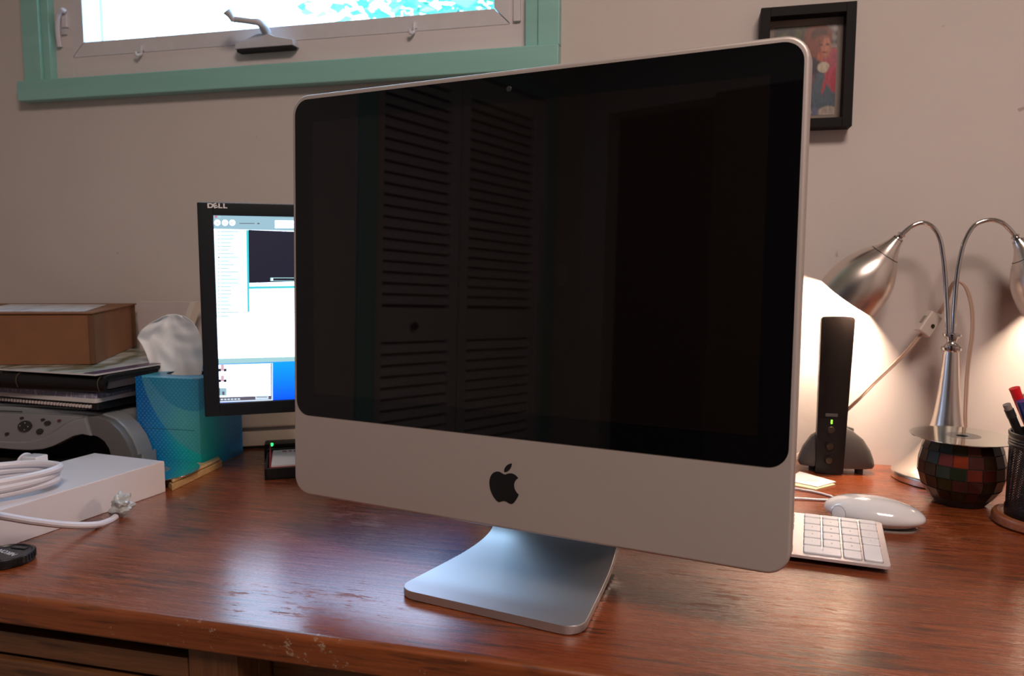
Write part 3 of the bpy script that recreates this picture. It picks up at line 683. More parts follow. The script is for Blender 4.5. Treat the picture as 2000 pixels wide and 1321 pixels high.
# ---------------------------------------------------------------- pile on the printer
def sheetblock(name, corner, rz, w__, d__, z0, z1, m_, label, cat, bev=.001, rad=.004):
    """corner = right front corner"""
    t = thing(name, label, cat, (corner[0], corner[1], z0), rz)
    bm = new(); prism(bm, rrect(w__, d__, rad, 4, -w__/2, d__/2), 0, z1-z0, 'xy', bev)
    return t, bm
def zr(z94, y): return CH-(CH-z94)*y/.94
RZ = -.10
c_nb = at(190, 790, .90)
t, bm = sheetblock('spiral_notebook', (c_nb.x, .90), RZ, .30, .225, .0935, .1035, None, 'black comb-bound notebook lying directly on the printer', 'notebook'); obj('cover', bm, 'black', t)
bm = new(); prism(bm, rrect(.292, .215, .002, 2, -.15, .113), .0022, .0085, 'xy'); obj('pages', bm, 'shelf_paper', t)
bm = new()
for k in range(44): box(bm, (-.012-k*.0062, -.0012, .005), (.0024, .006, .0048), .0008, rot=(0, .25, 0), seg=1)
o = obj('comb_binding', bm, 'paper_pink', t, kind='stuff')
t, bm = sheetblock('paper_stack', (c_nb.x-.001, .898), RZ+.02, .30, .225, .1045, .1185, None, 'lavender and white printed papers lying between the notebook and black binder', 'papers', .0006); 
x = NT('lavender_print'); n_ = x.noise((500, 500, 60), 3, .7); x.set(Base_Color=x.mix(x.ramp(n_, [(.56, 0), (.62, 1)]), (.20, .20, .28), (.55, .56, .62)), Roughness=.6); M['lav'] = x.m
obj('printed_cover', bm, 'lav', t)
bm = new(); prism(bm, rrect(.302, .227, .002, 2, -.15, .1125), 0, .006, 'xy'); obj('pages', bm, 'shelf_paper', t)
# binder
cb = at(203, 760, .89)
t = thing('leather_binder', 'thick black leather binder with tan stitching, under the magazine', 'binder', (cb.x, .89, .1195), RZ+.10)
bm = new()
prof = [(.0, .013), (.001, .020), (.006, .0245), (.013, .0258), (.24, .0258), (.24, .0225), (.012, .0215), (.005, .017), (.004, .012), (.005, .006), (.012, .0035), (.24, .003), (.24, 0), (.012, 0), (.005, .001), (.001, .006)]
A = [bm.verts.new((0, y, z)) for y, z in prof]; B = [bm.verts.new((-.32, y, z)) for y, z in prof]
bm.faces.new(A); bm.faces.new(B[::-1])
for i in range(len(prof)): bm.faces.new((A[i], A[(i+1) % len(prof)], B[(i+1) % len(prof)], B[i]))
bmesh.ops.recalc_face_normals(bm, faces=bm.faces[:]); obj('cover', bm, 'leather', t, smooth=50)
bm = new(); box(bm, (-.162, .125, .0125), (.312, .22, .015)); obj('pages', bm, mat('dark_page_block', (.07, .065, .075), .6), t)
bm = new()
for xx in (-.010, -.152, -.186): tube(bm, [(xx, .002, .004), (xx, -.0008, .013), (xx, .0015, .021), (xx, .008, .0255)], .0005, 5, 5)
obj('stitching', bm, 'stitch', t, kind='stuff')
t, bm = sheetblock('magazine', (at(186, 728, .885).x, .885), RZ+.03, .34, .27, .1465, .1495, None, 'glossy magazine with green and purple cover under the cardboard box', 'magazine', .0005, .001)
x = NT('magazine_cover'); n_ = x.noise((7, 4, 1), 3); sp = x.n('ShaderNodeSeparateXYZ', {0: x.coord()}).outputs
c = x.ramp(n_, [(.42, (.50, .53, .52)), (.5, (.38, .43, .40)), (.56, (.10, .11, .05)), (.62, (.52, .56, .52))])
edge = x.math('GREATER_THAN', sp[0], -.022); c = x.mix(edge, c, (.05, .04, .09)); x.set(Base_Color=c, Roughness=.25); M['mag'] = x.m
obj('cover', bm, 'mag', t)
bm = new(); prism(bm, rrect(.341, .271, .001, 1, -.17, .135), 0, .0022, 'xy'); obj('pages', bm, 'shelf_paper', t)
# cardboard box
cz0, cz1 = .150, .2285
n0 = at(185, 705, .965); near = Vector((-.899, .965)); far = Vector((-1.035, 1.215)); lf = Vector((-.955, -.295))*.36
t = thing('cardboard_box', 'brown cardboard box with a white shipping label, topmost of the pile on the printer', 'box', (near.x, near.y, cz0))
quad = [(0, 0), tuple(far-near), tuple(far-near+lf), tuple(lf)]
bm = new(); prism(bm, quad, 0, cz1-cz0-.0015, 'xy', .001); obj('box_body', bm, 'cardboard', t)
bm = new(); prism(bm, [(.002, -.002), ((far-near).x+.004, (far-near).y), ((far-near+lf).x, (far-near+lf).y), (lf.x, lf.y-.003)], cz1-cz0-.0012, cz1-cz0+.0015, 'xy', .0006); obj('lid_flap', bm, 'cardboard', t)
dn = (far-near).normalized()
bm = new(); prism(bm, [(-.0055, -.0028), (-.001, -.0012), (.0005, .0012), (.0012, -.0008), (-.001, -.0032), (-.0055, -.0042)], .001, cz1-cz0-.003, 'xy'); obj('corner_flap_edge', bm, 'cardboard_edge', t)
zt_ = cz1+.0018
lab = [atz(165, 609, zt_), atz(209, 595, zt_), atz(20, 594.5, zt_), atz(-60, 609, zt_)]
bm = new(); prism(bm, [(p.x-near.x, p.y-near.y) for p in lab], zt_-cz0, zt_-cz0+.0003, 'xy')
x = NT('label_print'); n_ = x.noise((90, 12, 1), 3, .7); x.set(Base_Color=x.mix(x.ramp(n_, [(.53, 0), (.6, 1)]), (.60, .58, .60), (.26, .25, .28)), Roughness=.4); M['label'] = x.m
obj('shipping_label', bm, 'label', t)

# white folder leaning behind the tissues
yb = 1.185
def rel(p, o): return (p.x-o[0], p.z)
o_ = (-.93, yb); pts = [at(268, 589, yb), at(372, 590, yb), at(356, 632, yb), at(345, 660, yb)]
t = thing('file_folder', 'off-white card folder standing against the wall behind the tissue box', 'folder', (o_[0], yb, 0))
bm = new(); prism(bm, [rel(p, o_) for p in pts]+[(.04, .12), (.04, 0), (-.07, 0), (-.075, .2)], 0, .016, 'xz', .0006); obj('front_cover', bm, 'paper_pink', t)
pts = [at(372, 590, yb-.001), at(382, 590, yb-.001), at(366, 636, yb-.001), at(356, 632, yb-.001)]
bm = new(); prism(bm, [rel(p, o_) for p in pts], -.002, .020, 'xz', .0004); obj('spine_edge', bm, mat('cream_card_edge', (.74, .66, .60), .7), t)

# ---------------------------------------------------------------- tissue box
tb = Vector((-.708, .951)); tw, td, th = .106, .108, .1365
t = thing('tissue_box', 'teal and blue dotted cube tissue box beside the monitor', 'tissue box', (tb.x, tb.y, 0), .02)
bm = new(); uvl = bm.loops.layers.uv.new('uv')
def quadf(p, uv, mi=0):
    f = bm.faces.new([bm.verts.new(a) for a in p]); f.material_index = mi
    for lp, q_ in zip(f.loops, uv): lp[uvl].uv = q_
quadf([(-tw, 0, 0), (0, 0, 0), (0, 0, th), (-tw, 0, th)], [(0, 0), (1, 0), (1, 1), (0, 1)])
quadf([(0, 0, 0), (0, td, 0), (0, td, th), (0, 0, th)], [(1, 0), (2, 0), (2, 1), (1, 1)])
quadf([(0, td, 0), (-tw, td, 0), (-tw, td, th), (0, td, th)], [(2, 0), (3, 0), (3, 1), (2, 1)])
quadf([(-tw, td, 0), (-tw, 0, 0), (-tw, 0, th), (-tw, td, th)], [(3, 0), (4, 0), (4, 1), (3, 1)])
quadf([(-tw, 0, 0), (-tw, td, 0), (0, td, 0), (0, 0, 0)], [(0, 0)]*4)
# top with an oval slot
N = 24; ro = []; ri = []
for k in range(N):
    a = 2*PI*(k+.5)/N; cx_, sy_ = math.cos(a), math.sin(a); s_ = 1/max(abs(cx_), abs(sy_))
    ro.append((-tw/2+tw/2*cx_*s_, td/2+td/2*sy_*s_, th)); ri.append((-tw/2+.036*cx_, td/2+.024*sy_, th))
for k in range(N):
    j = (k+1) % N; quadf([ro[k], ro[j], ri[j], ri[k]], [(.6, .97), (.62, .97), (.62, .95), (.6, .95)])
bmesh.ops.remove_doubles(bm, verts=bm.verts[:], dist=.0002)
x = NT('teal_dotted_card'); uv = x.n('ShaderNodeTexCoord').outputs['UV']; se = x.n('ShaderNodeSeparateXYZ', {0: uv}).outputs
U, V = se[0], se[1]
def dist(cx_, cy_): return x.math('SQRT', x.math('ADD', x.math('POWER', x.math('SUBTRACT', U, cx_), 2), x.math('POWER', x.math('SUBTRACT', V, cy_), 2)))
glow = x.n('ShaderNodeMapRange', {0: dist(1.02, .30), 1: .05, 2: .95}).outputs[0]
base = x.ramp(glow, [(0, (.004, .58, .48)), (.3, (.002, .47, .56)), (.65, (.001, .24, .60)), (1, (.001, .13, .47))])
yg = x.n('ShaderNodeMapRange', {0: dist(.72, .52), 1: .0, 2: .32, 3: .55, 4: 0}).outputs[0]; base = x.mix(yg, base, (.10, .50, .30))
arc1 = x.math('LESS_THAN', dist(1.25, 1.35), 1.2); arc2 = x.math('LESS_THAN', dist(.9, 1.5), .85)
arcg = x.n('ShaderNodeMapRange', {0: U, 1: 1.0, 2: 1.12, 3: 1, 4: .25}).outputs[0]
base = x.mix(x.math('MULTIPLY', arc1, x.math('MULTIPLY', arcg, .62)), base, (.09, .36, .46)); base = x.mix(x.math('MULTIPLY', arc2, .7), base, (.008, .22, .42))
mp = x.n('ShaderNodeMapping', {'Vector': uv, 'Scale': (22, 27, 1), 'Rotation': (0, 0, .785)}); vo = x.n('ShaderNodeTexVoronoi', {'Vector': mp.outputs[0], 'Scale': 1, 'Randomness': 0}, voronoi_dimensions='2D')
dots = x.ramp(vo.outputs['Distance'], [(.0, 1), (.24, 1), (.33, 0), (1, 0)])
base = x.mix(x.math('MULTIPLY', dots, .22), base, (.15, .70, .66)); x.set(Base_Color=base, Roughness=.33); M['tissue_card'] = x.m
carton = obj('carton', bm, 'tissue_card', t, smooth=20)
bm = new()     # printed ring mark near the bottom left and perforation line
for k in range(20):
    a, b = 2*PI*k/20, 2*PI*(k+1)/20
    bm.faces.new([bm.verts.new(v) for v in ((-tw+.018+.0045*math.cos(a), -.0004, .016+.0045*math.sin(a)), (-tw+.018+.0045*math.cos(b), -.0004, .016+.0045*math.sin(b)), (-tw+.018+.0062*math.cos(b), -.0004, .016+.0062*math.sin(b)), (-tw+.018+.0062*math.cos(a), -.0004, .016+.0062*math.sin(a)))])
obj('printed_ring', bm, 'shelf_paper', carton, smooth=0)
bm = new(); box(bm, (-tw/2-.004, -.0003, .060), (tw*.9, .0003, .0004)); obj('perforation', bm, mat('dark_teal_line', (.01, .12, .18), .6), carton)
# tissue: folded sheet
bm = new()
sil_l = [(287, 735), (262+26, 700), (283, 680), (272, 668), (266, 660), (270, 650), (285, 637), (300, 626)]
def tis(u_, v_):
    # v 0 bottom (slot) -> 1 top; edges follow the sheet's outline
    L = [(.302, 742), (.294, 715), (.285, 690), (.276, 672), (.267, 660), (.276, 645), (.292, 632), (.312, 622)]
    k = v_*(len(L)-1); i = min(int(k), len(L)-2); f_ = k-i
    xl = (L[i][0]*(1-f_)+L[i+1][0]*f_)*1000; yl = L[i][1]*(1-f_)+L[i+1][1]*f_
    R_ = [(392, 742), (396, 712), (397, 690), (395, 672), (391, 655), (384, 640), (374, 627), (358, 618)]
    xr_ = R_[i][0]*(1-f_)+R_[i+1][0]*f_; yr_ = R_[i][1]*(1-f_)+R_[i+1][1]*f_
    px = xl+(xr_-xl)*u_; py = yl+(yr_-yl)*u_ - 6*math.sin(PI*u_)*v_
    fold = .0016*math.sin(u_*12+2.2*v_)*(.4+.6*v_) + .005*noise.noise(Vector((u_*5, v_*5, 3)))
    p = at(px, py, 1.002+fold+.010*math.sin(PI*u_)); return (p.x-tb.x, p.y-tb.y, p.z)
g = lerpgrid(bm, tis, 60, 34)
ts = obj('tissue', bm, 'tissue', t, smooth=80)
ts.rotation_euler = (0, 0, -.02)
sm_ = ts.modifiers.new('thick', 'SOLIDIFY'); sm_.thickness = .0006

# ---------------------------------------------------------------- board, disc, white product box
t = thing('wooden_board', 'small pale wooden plaque board under the disc beside the tissue box', 'board', (-.735, .905, 0))
c1 = Vector((-.674, .845)); c2 = Vector((-.680, .949))
poly = [(-.674, .845), (-.640, .925), (-.655, .948), (-.83, .948), (-.83, .868), (-.70, .868)]
a_ = atz(336, 960); b_2 = atz(434, 912); d_2 = atz(405, 900, .012)
poly = [(a_.x, a_.y), (b_2.x, b_2.y), (b_2.x-.012, b_2.y+.012), (-.702, .9485), (-.775, .9485), (-.775, .875), (-.705, .872)]
poly = [(a-(-.735), b-.905) for a, b in poly]
bm = new(); prism(bm, poly, 0, .009, 'xy', .001); 
cx = sum(p[0] for p in poly)/len(poly); cy = sum(p[1] for p in poly)/len(poly)
prism(bm, [(cx+(a-cx)*.965, cy+(b-cy)*.955) for a, b in poly], .009, .014, 'xy', .0025, seg=3); obj('board_body', bm, 'pine', t)
def disc(name, label, loc, m_, r=.06, rot=(0, 0, 0)):
    t = thing(name, label, 'disc', loc); t.rotation_euler = rot
    bm = new(); lathe(bm, [(.021, 0), (.0585, 0), (.06, .0002), (.06, .001), (.0585, .0012), (.021, .0012), (.021, 0)], 72); obj('recorded_area', bm, m_, t)
    bm = new(); lathe(bm, [(.0075, 0), (.021, 0), (.021, .0012), (.0075, .0012), (.0075, 0)], 48); obj('clear_hub', bm, 'hub', t)
    return t
cdc = atz(322, 901, .0155)
disc('compact_disc', 'disc on the wooden board mirroring the teal tissue box', (atz(387, 918, .0155).x-.059, .889, .0142), 'disc2')
# white product box
t = thing('product_box', 'flat white glossy card box in the left foreground under the coiled cable', 'box', (-.70, .84, 0))
q_ = [(-.688, .848), (-.811, .8615), (-.853, .555), (-.728, .555)]
bm = new(); prism(bm, [(a+.70, b-.84) for a, b in q_], 0, .0425, 'xy', .0012); obj('carton', bm, 'white_card', t)
# coiled power cord with plug and wrapped connector
t = thing('white_cable', 'coiled white power cord with its plug lying on the white box', 'cable', (-.80, .72, .0425))
def T_(p): return (p[0]+.80, p[1]-.72, p[2]-.0425)
cc = Vector((-.772, .668)); bm = new(); pts = []
RR = .0045
for k in range(0, 44):
    a = 2*PI*k/13 + .3; l = k//13; rr_ = .052 - .004*math.sin(l*2.1)
    z = .0425+RR+.0066*(k/13)
    ex, ey = (.066-.003*math.sin(l*2.3))*math.cos(a), (.037+.003*math.sin(l*1.7))*math.sin(a); pts.append(T_((cc.x+ex*.62-ey*.78, cc.y+ex*.78+ey*.62, z)))
tube(bm, pts, RR, 10, 3)
pk = [(-.775, .80, .086)]
obj('coiled_cable', bm, 'cable_white', t)
yp = .76
pa, pb, pc_, pd = at(-20, 917, yp), at(14, 916, yp), at(46, 907, yp), at(88, 905, yp)
bm = new(); tube(bm, [T_((pa.x-.08, yp-.05, pa.z-.015)), T_(pa), T_(pb)], .0055, 12); obj('plug_lead', bm, 'cable_white', t)
bm = new(); tube(bm, [T_(pb), T_((pb.x*.5+pc_.x*.5, yp, pb.z*.5+pc_.z*.5)), T_(pc_)], .0072, 14, 2); tube(bm, [T_(pb+Vector((-.001, 0, 0))), T_(pb+Vector((.002, 0, .0003)))], .0082, 14, 0); obj('plug_body', bm, 'cable_white', t)
bm = new(); lathe(bm, [(0, 0), (.0125, 0), (.0132, .001), (.0132, .002), (.0125, .003), (0, .003)], 28, loc=T_(at(48, 905, yp)), rot=(0, PI/2, 0)); obj('plug_flange', bm, 'cable_white', t)
pm = at(69, 905, yp); bm = new(); box(bm, T_(pm), (.022, .019, .0205), .002); obj('prong_cover', bm, 'gloss_white', t)
le = [at(-60, 1001, .56), at(0, 1008, .60), at(60, 1018, .635), at(130, 1026, .675), at(185, 1026, .705), at(212, 1019, .728), at(226, 1010, .742)]
bm = new(); tube(bm, [T_(p) for p in [Vector((-.815, .625, .053)), Vector((-.80, .565, .056)), Vector((-.765, .538, .058))]+le], .0040, 10); obj('loose_cable', bm, 'cable_white', t)
# wrapped connector
bm = new(); e = bmesh.ops.create_icosphere(bm, subdivisions=4, radius=1)
ce = at(236, 1001, .752)
for v in bm.verts:
    p = v.co.copy(); k = 1+.55*noise.noise(p*1.9)+.12*noise.noise(p*6+Vector((3, 1, 2)))
    r_ = .0105+.004*p.x
    v.co = Vector((p.x*.0165, p.y*r_, p.z*r_))*k
    v.co = Matrix.Rotation(-.75, 3, 'Y') @ v.co
bmesh.ops.translate(bm, vec=T_((ce.x, ce.y, max(ce.z, .012))), verts=bm.verts[:])
tube(bm, [T_(at(238, 995, .752)), T_(at(234, 984, .752)), T_(at(230, 976, .752))], lambda u_: .0085-.003*u_+.0015*math.sin(u_*14), 7, 6)
obj('wrapped_connector', bm, 'film', t, smooth=22)
# lens cap
t = thing('lens_cap', 'black camera lens cap lying in the left foreground', 'lens cap', (-.683, .603, 0))
bm = new(); lathe(bm, [(0, 0), (.024, 0), (.0255, .001), (.026, .0035), (.026, .0085), (.0252, .0098), (.0235, .0100), (.0225, .0085), (0, .0080)], 56)
for k in range(40):
    a = 2*PI*k/40; box(bm, (.0260*math.cos(a), .0260*math.sin(a), .006), (.0012, .0016, .006), 0, (0, 0, a))
cap = obj('cap_disc', bm, 'cap', t, smooth=40)
for s in (-1, 1):
    bm = new(); box(bm, (0, s*.0165, .0086), (.018, .006, .0016), .0006); obj('pinch_grip', bm, 'cap', t)
bm = text_bm('NIKON', .0082, .0001, .0002); bmesh.ops.transform(bm, matrix=Matrix.Translation((-.002, .0035, .0083)) @ Matrix.Rotation(PI-.25, 4, 'Z') @ Matrix.Scale(1.1, 4, (1, 0, 0)), verts=bm.verts[:]); obj('lettering', bm, 'cap_print', t, smooth=0)

# ---------------------------------------------------------------- between the monitors: modem, hub, tray, notes
t = thing('modem', 'off-white rounded plastic device with a seam, standing behind the monitor', 'device', (-.70, 1.14, 0))
def rpoly(pts, r, n=5):
    out = []; m_ = len(pts)
    for i in range(m_):
        p, a, b = Vector(pts[i]), Vector(pts[i-1]), Vector(pts[(i+1) % m_]); da = (a-p).normalized(); db = (b-p).normalized()
        s, e = p+da*r, p+db*r
        for k in range(n+1): u_ = k/n; out.append(tuple(s*(1-u_)**2+p*2*u_*(1-u_)+e*u_*u_))
    return out
mp_ = rpoly([(-.035, -.066), (.058, -.012), (.045, .078), (-.10, .078), (-.10, -.066)], .022)
bm = new(); prism(bm, [(a, b) for a, b in mp_], .004, .030, 'xy', .003); obj('lower_case', bm, 'beige', t)
bm = new(); prism(bm, [(a*.985, b*.985) for a, b in mp_], .0295, .0335, 'xy'); obj('seam_band', bm, 'seam', t)
bm = new(); prism(bm, mp_, .033, .082, 'xy', .006, seg=3); obj('upper_case', bm, 'beige', t)
bm = new(); prism(bm, [(a*.93, b*.93) for a, b in mp_], 0, .004, 'xy'); obj('rubber_base', bm, 'black', t)
t = thing('power_adapter', 'small black box with a glowing green light behind the paper tray', 'adapter', (-.628, 1.062, 0), .5)
bm = new(); box(bm, (0, 0, .012), (.075, .03, .024), .002); obj('case', bm, 'black', t)
lp = at(523, 867, 1.03)
bm = new(); bmesh.ops.create_uvsphere(bm, u_segments=14, v_segments=8, radius=.0028, matrix=Matrix.Translation((-.026, -.013, .0225))); obj('indicator_light', bm, 'green_led2', t)
tc = atz(517, 939); t = thing('paper_tray', 'shallow black tray holding a red and white notepad, left of the aluminium computer', 'tray', (tc.x, tc.y, 0), .52)
bm = new(); tw2, td2, th2 = .078, .105, .0165
box(bm, (tw2/2, td2/2, .0015), (tw2, td2, .003), .0008)
for c_, s in (((tw2/2, .002, th2/2), (tw2, .004, th2)), ((tw2/2, td2-.002, th2/2+.002), (tw2, .004, th2+.004)), ((.002, td2/2, th2/2), (.004, td2, th2)), ((tw2-.002, td2/2, th2/2), (.004, td2, th2))): box(bm, c_, s, .001)
obj('tray_body', bm, 'black', t)
t2 = thing('notepad', 'white notepad with red edges and an upright red flap in the black tray', 'notepad', (tc.x, tc.y, .0035), .52)
bm = new(); box(bm, (.041, .053, .0115), (.068, .094, .003), .0003); obj('red_backing', bm, 'red', t2)
bm = new(); box(bm, (.042, .053, .0142), (.066, .092, .0024), .0003); pg = obj('pages', bm, 'shelf_paper', t2)
bm = new(); box(bm, (.041, .053, .005), (.066, .090, .010), .0003); obj('lower_pages', bm, 'paper_pink', t2)
bm = new(); prism(bm, [(.008, .012), (.118, .0125), (.117, .030), (.112, .038), (.085, .033), (.05, .024)], .0068, .0078, 'xy')
bmesh.ops.transform(bm, matrix=Matrix(((0, 1, 0, 0), (1, 0, 0, 0), (0, 0, 1, 0), (0, 0, 0, 1))), verts=bm.verts[:])
bm.free(); bm = new()
vs = [(.0062, .008, .013), (.0062, .099, .013), (.0055, .097, .026), (.005, .090, .033), (.0055, .06, .026), (.006, .03, .017)]
A = [bm.verts.new(v) for v in vs]; B = [bm.verts.new((v[0]+.0007, v[1], v[2])) for v in vs]
bm.faces.new(A); bm.faces.new(B[::-1])
for i in range(6): bm.faces.new((A[i], B[i], B[(i+1) % 6], A[(i+1) % 6]))
bmesh.ops.recalc_face_normals(bm, faces=bm.faces[:]); obj('red_flap', bm, 'red', t2)
bm = new()
for k, w2 in enumerate((.008, .006, .009, .005, .010, .007)): box(bm, (.026+k*.0085, .088, .0156), (w2*.8, .006, .0004))
obj('red_printing', bm, 'red', pg)

# ---------------------------------------------------------------- speaker
t = thing('speaker', 'tall slim charcoal desk speaker with knobs, behind the keyboard', 'speaker', (.19, 1.175, 0))
tp0, tp1, bt0, bt1 = at(1607, 624, 1.158), at(1674, 626, 1.158), at(1592, 922, 1.158), at(1645, 930, 1.158)
xa = lambda p: p.x-.19
bm = new()
def spk(u_, z_): return None
cols_ = []
xb0, xb1, xt0, xt1, ht = xa(bt0)+.0005, xa(bt1)+.001, xa(tp0), xa(tp1), (tp0.z+tp1.z)/2
rows_ = 14
def sect(v_):
    z = .002+(ht-.002)*v_; x0 = xb0+(xt0-xb0)*v_; x1 = xb1+(xt1-xb1)*v_; lean = .012*v_
    pts = []
    for k in range(9): u_ = k/8; pts.append((x0+(x1-x0)*u_, -.017-.003*math.sin(PI*u_)+lean, z))
    pts += [(x1, -.004+lean, z), (x1-.006, .006+lean, z), (x0+.006, .006+lean, z), (x0, -.004+lean, z)]
    return pts
S_ = [[bm.verts.new(p) for p in sect(k/rows_)] for k in range(rows_+1)]
S_.append([bm.verts.new((p[0]*.9+.1*(xt0+xt1)/2, p[1]*.9, ht+.003+.0015*math.sin(PI*min(i, 8)/8))) for i, p in enumerate(sect(1))])
for a, b in zip(S_, S_[1:]):
    for i in range(len(a)):
        f = bm.faces.new((a[i], a[(i+1) % len(a)], b[(i+1) % len(a)], b[i]))
        if i < 8 and 5 <= S_.index(a) : f.material_index = 1
bm.faces.new(S_[0][::-1]); bm.faces.new(S_[-1]); bmesh.ops.recalc_face_normals(bm, faces=bm.faces[:])
obj('cabinet', bm, ['speaker_plastic', 'speaker'], t, smooth=45)
bm = new()
lathe(bm, [(.050, .0), (.0525, .004), (.051, .012), (.046, .026), (.036, .042), (.022, .053), (.012, .058), (0, .059)], 40, loc=(.009, .0, .009))
for v in bm.verts: v.co.y = v.co.y*.92+.004 if v.co.y > 0 else v.co.y*.25
obj('foot', bm, 'speaker_base', t)
bm = new(); lathe(bm, [(0, 0), (.011, 0), (.013, .02), (.011, .030), (0, .032)], 20, loc=(.018, .012, .036), rot=(-.2, .2, 0)); obj('hinge', bm, 'speaker_base', t)
for dx in (-.03, .033):
    bm = new(); lathe(bm, [(0, 0), (.006, 0), (.006, .012), (0, .012)], 14, loc=(dx+.008, .002, 0)); obj('rubber_foot', bm, 'black', t)
def sf(px, py, y=1.1565): p = at(px, py, y); return (p.x-.19, p.z)
for px, py in ((1623, 840), (1620, 872), (1618, 899)):
    a_, b_3 = sf(px, py); bm = new(); v_ = b_3/ht
    lathe(bm, [(.0052, 0), (.0052, .004), (.0043, .0055), (0, .0058)], 20, loc=(a_, -.0200+.012*v_, b_3), rot=(PI/2, 0, 0)); kb = obj('knob', bm, 'knob', t)
    bm = new(); lathe(bm, [(.0066, 0), (.0066, .0012), (.0052, .0012)], 20, loc=(a_, -.0195+.012*v_, b_3), rot=(PI/2, 0, 0)); obj('knob_ring', bm, 'speaker_plastic', kb)
a_, b_3 = sf(1625, 825); bm = new(); box(bm, (a_, -.0202+.012*b_3/ht, b_3), (.0022, .0012, .006), .0005); obj('power_light', bm, 'green_led', t)
a_, b_3 = sf(1625, 812); bm = new(); box(bm, (a_, -.0200+.012*b_3/ht, b_3), (.0165, .0008, .0045), .0002); obj('badge', bm, mat('grey_badge', (.09, .085, .085), .4), t)

# ---------------------------------------------------------------- desk lamp
LX, LY = .3415, 1.168
lamp = thing('desk_lamp', 'brushed nickel desk lamp with two curved arms and bell shades', 'lamp', (LX, LY, 0))
bm = new(); lathe(bm, [(0, 0), (.066, 0), (.0680, .0015), (.0685, .009), (.0665, .0125), (.058, .019), (.047, .029), (.038, .040), (.031, .052), (.0255, .064), (.0205, .080)], 64); obj('base', bm, 'steel', lamp)
bm = new(); lathe(bm, [(.0205, .080), (.017, .10), (.0140, .125), (.0118, .15), (.0102, .175), (.0095, .184)], 48)
obj('stem', bm, 'steel', lamp)
bm = new(); lathe(bm, [(.0098, .184), (.0125, .186), (.0128, .1895), (.0100, .1915), (.0070, .195), (.0062, .199), (.0085, .203), (.0118, .2055), (.012, .2085), (.0085, .2095), (0, .21)], 36); obj('collar', bm, 'chrome', lamp)
def lp_(px, py): p = at(px, py, LY); return (p.x-LX, 0, p.z)
for s, pts, tip, mc in ((-1, [(1851, 655), (1849, 600), (1846, 540), (1842, 500), (1835, 465), (1822, 444), (1803, 435), (1785, 440), (1771, 450), (1762, 458)], (1757, 463), (1662, 583)),
                        (1, [(1861, 655), (1864, 600), (1868, 550), (1874, 510), (1884, 472), (1903, 441), (1930, 430), (1955, 434), (1973, 449), (1983, 462)], (1986, 467), (2062, 584))):
    bm = new(); P_ = [lp_(*p) for p in pts]; tube(bm, P_, .0031, 12); obj('curved_arm', bm, 'chrome', lamp)
    tip_ = Vector(lp_(*tip)); mc_ = Vector(lp_(*mc)); mc_.y = .020 if s < 0 else -.005; ax = (mc_-tip_); Ln = ax.length; ax.normalize()
    rotm = ax.to_track_quat('Z', 'Y').to_matrix().to_4x4()
    def place(bm): bmesh.ops.transform(bm, matrix=Matrix.Translation(tip_) @ rotm, verts=bm.verts[:])
    bm = new(); L = Ln/.116
    outl = [(.0075, .004), (.0095, .012), (.013, .020), (.0185, .030), (.026, .040), (.0325, .052), (.0385, .066), (.0425, .082), (.0445, .098), (.0455, .116)]
    prof = [(r, z*L) for r, z in outl] + [(r-.0008, z*L) for r, z in outl[::-1]]
    lathe(bm, prof, 56); place(bm); sh = obj('shade', bm, 'steel', lamp, smooth=60)
    bm = new(); lathe(bm, [(.0203, .0315*L), (.0207, .0322*L), (.0203, .0329*L)], 48); place(bm); obj('shade_seam', bm, 'knob', sh)
    bm = new(); lathe(bm, [(0, -.006), (.0045, -.006), (.006, -.004), (.0045, -.002), (.004, 0), (.0068, .001), (.0075, .003), (.0055, .005), (.008, .006), (.0085, .008), (.0075, .0095), (0, .0095)], 28); place(bm); obj('shade_joint', bm, 'chrome', sh)
    for dy in (-1, 1):
        pass
    bm = new(); bmesh.ops.create_uvsphere(bm, u_segments=16, v_segments=10, radius=.0145, matrix=Matrix.Translation((0, 0, .054*L))); lathe(bm, [(.009, .02), (.010, .048)], 16); place(bm); obj('bulb', bm, 'bulb', sh)
    pl = tip_+ax*.076*L
    l_ = light('bulb_light', 'POINT', tuple(pl), 11.5 if s < 0 else 4.2, (1, .74, .55), soft=.02); l_.parent = lamp
# cord with inline switch
yc = 1.192
def lc(px, py, y=yc): p = at(px, py, y); return Vector((p.x-LX, y-LY, p.z))
cord1 = [lc(1884, 850), lc(1884, 800), lc(1888, 720), lc(1897, 650), lc(1896, 600), lc(1885, 562), lc(1868, 549), lc(1856, 560), lc(1846, 590), lc(1832, 612)]
cord2 = [lc(1797, 652), lc(1770, 685), lc(1740, 715), lc(1705, 748), lc(1672, 782), lc(1640, 812, 1.215), lc(1600, 848, 1.222), lc(1570, 878, 1.222), lc(1540, 898, 1.215)]
bm = new()
for pts in (cord1, cord2):
    tube(bm, pts, .0016, 8); tube(bm, pts, .0016, 8, off=(.0026, 0, -.0010))
obj('cord', bm, 'cord', lamp)
sc_ = lc(1813, 633)
bm = new(); box(bm, (0, 0, 0), (.021, .014, .034), .0025, seg=3); sw = obj('inline_switch', bm, 'switch', lamp, tuple(sc_), (0, .60, .35))
bm = new(); lathe(bm, [(0, .001), (.0028, .001), (.0028, 0)], 16, loc=(.003, -.0072, -.001), rot=(PI/2, 0, 0)); obj('switch_screw', bm, 'knob', sw)
bm = new(); box(bm, (-.0102, 0, .001), (.003, .006, .013), .001); obj('switch_rocker', bm, 'grey_rubber', sw)

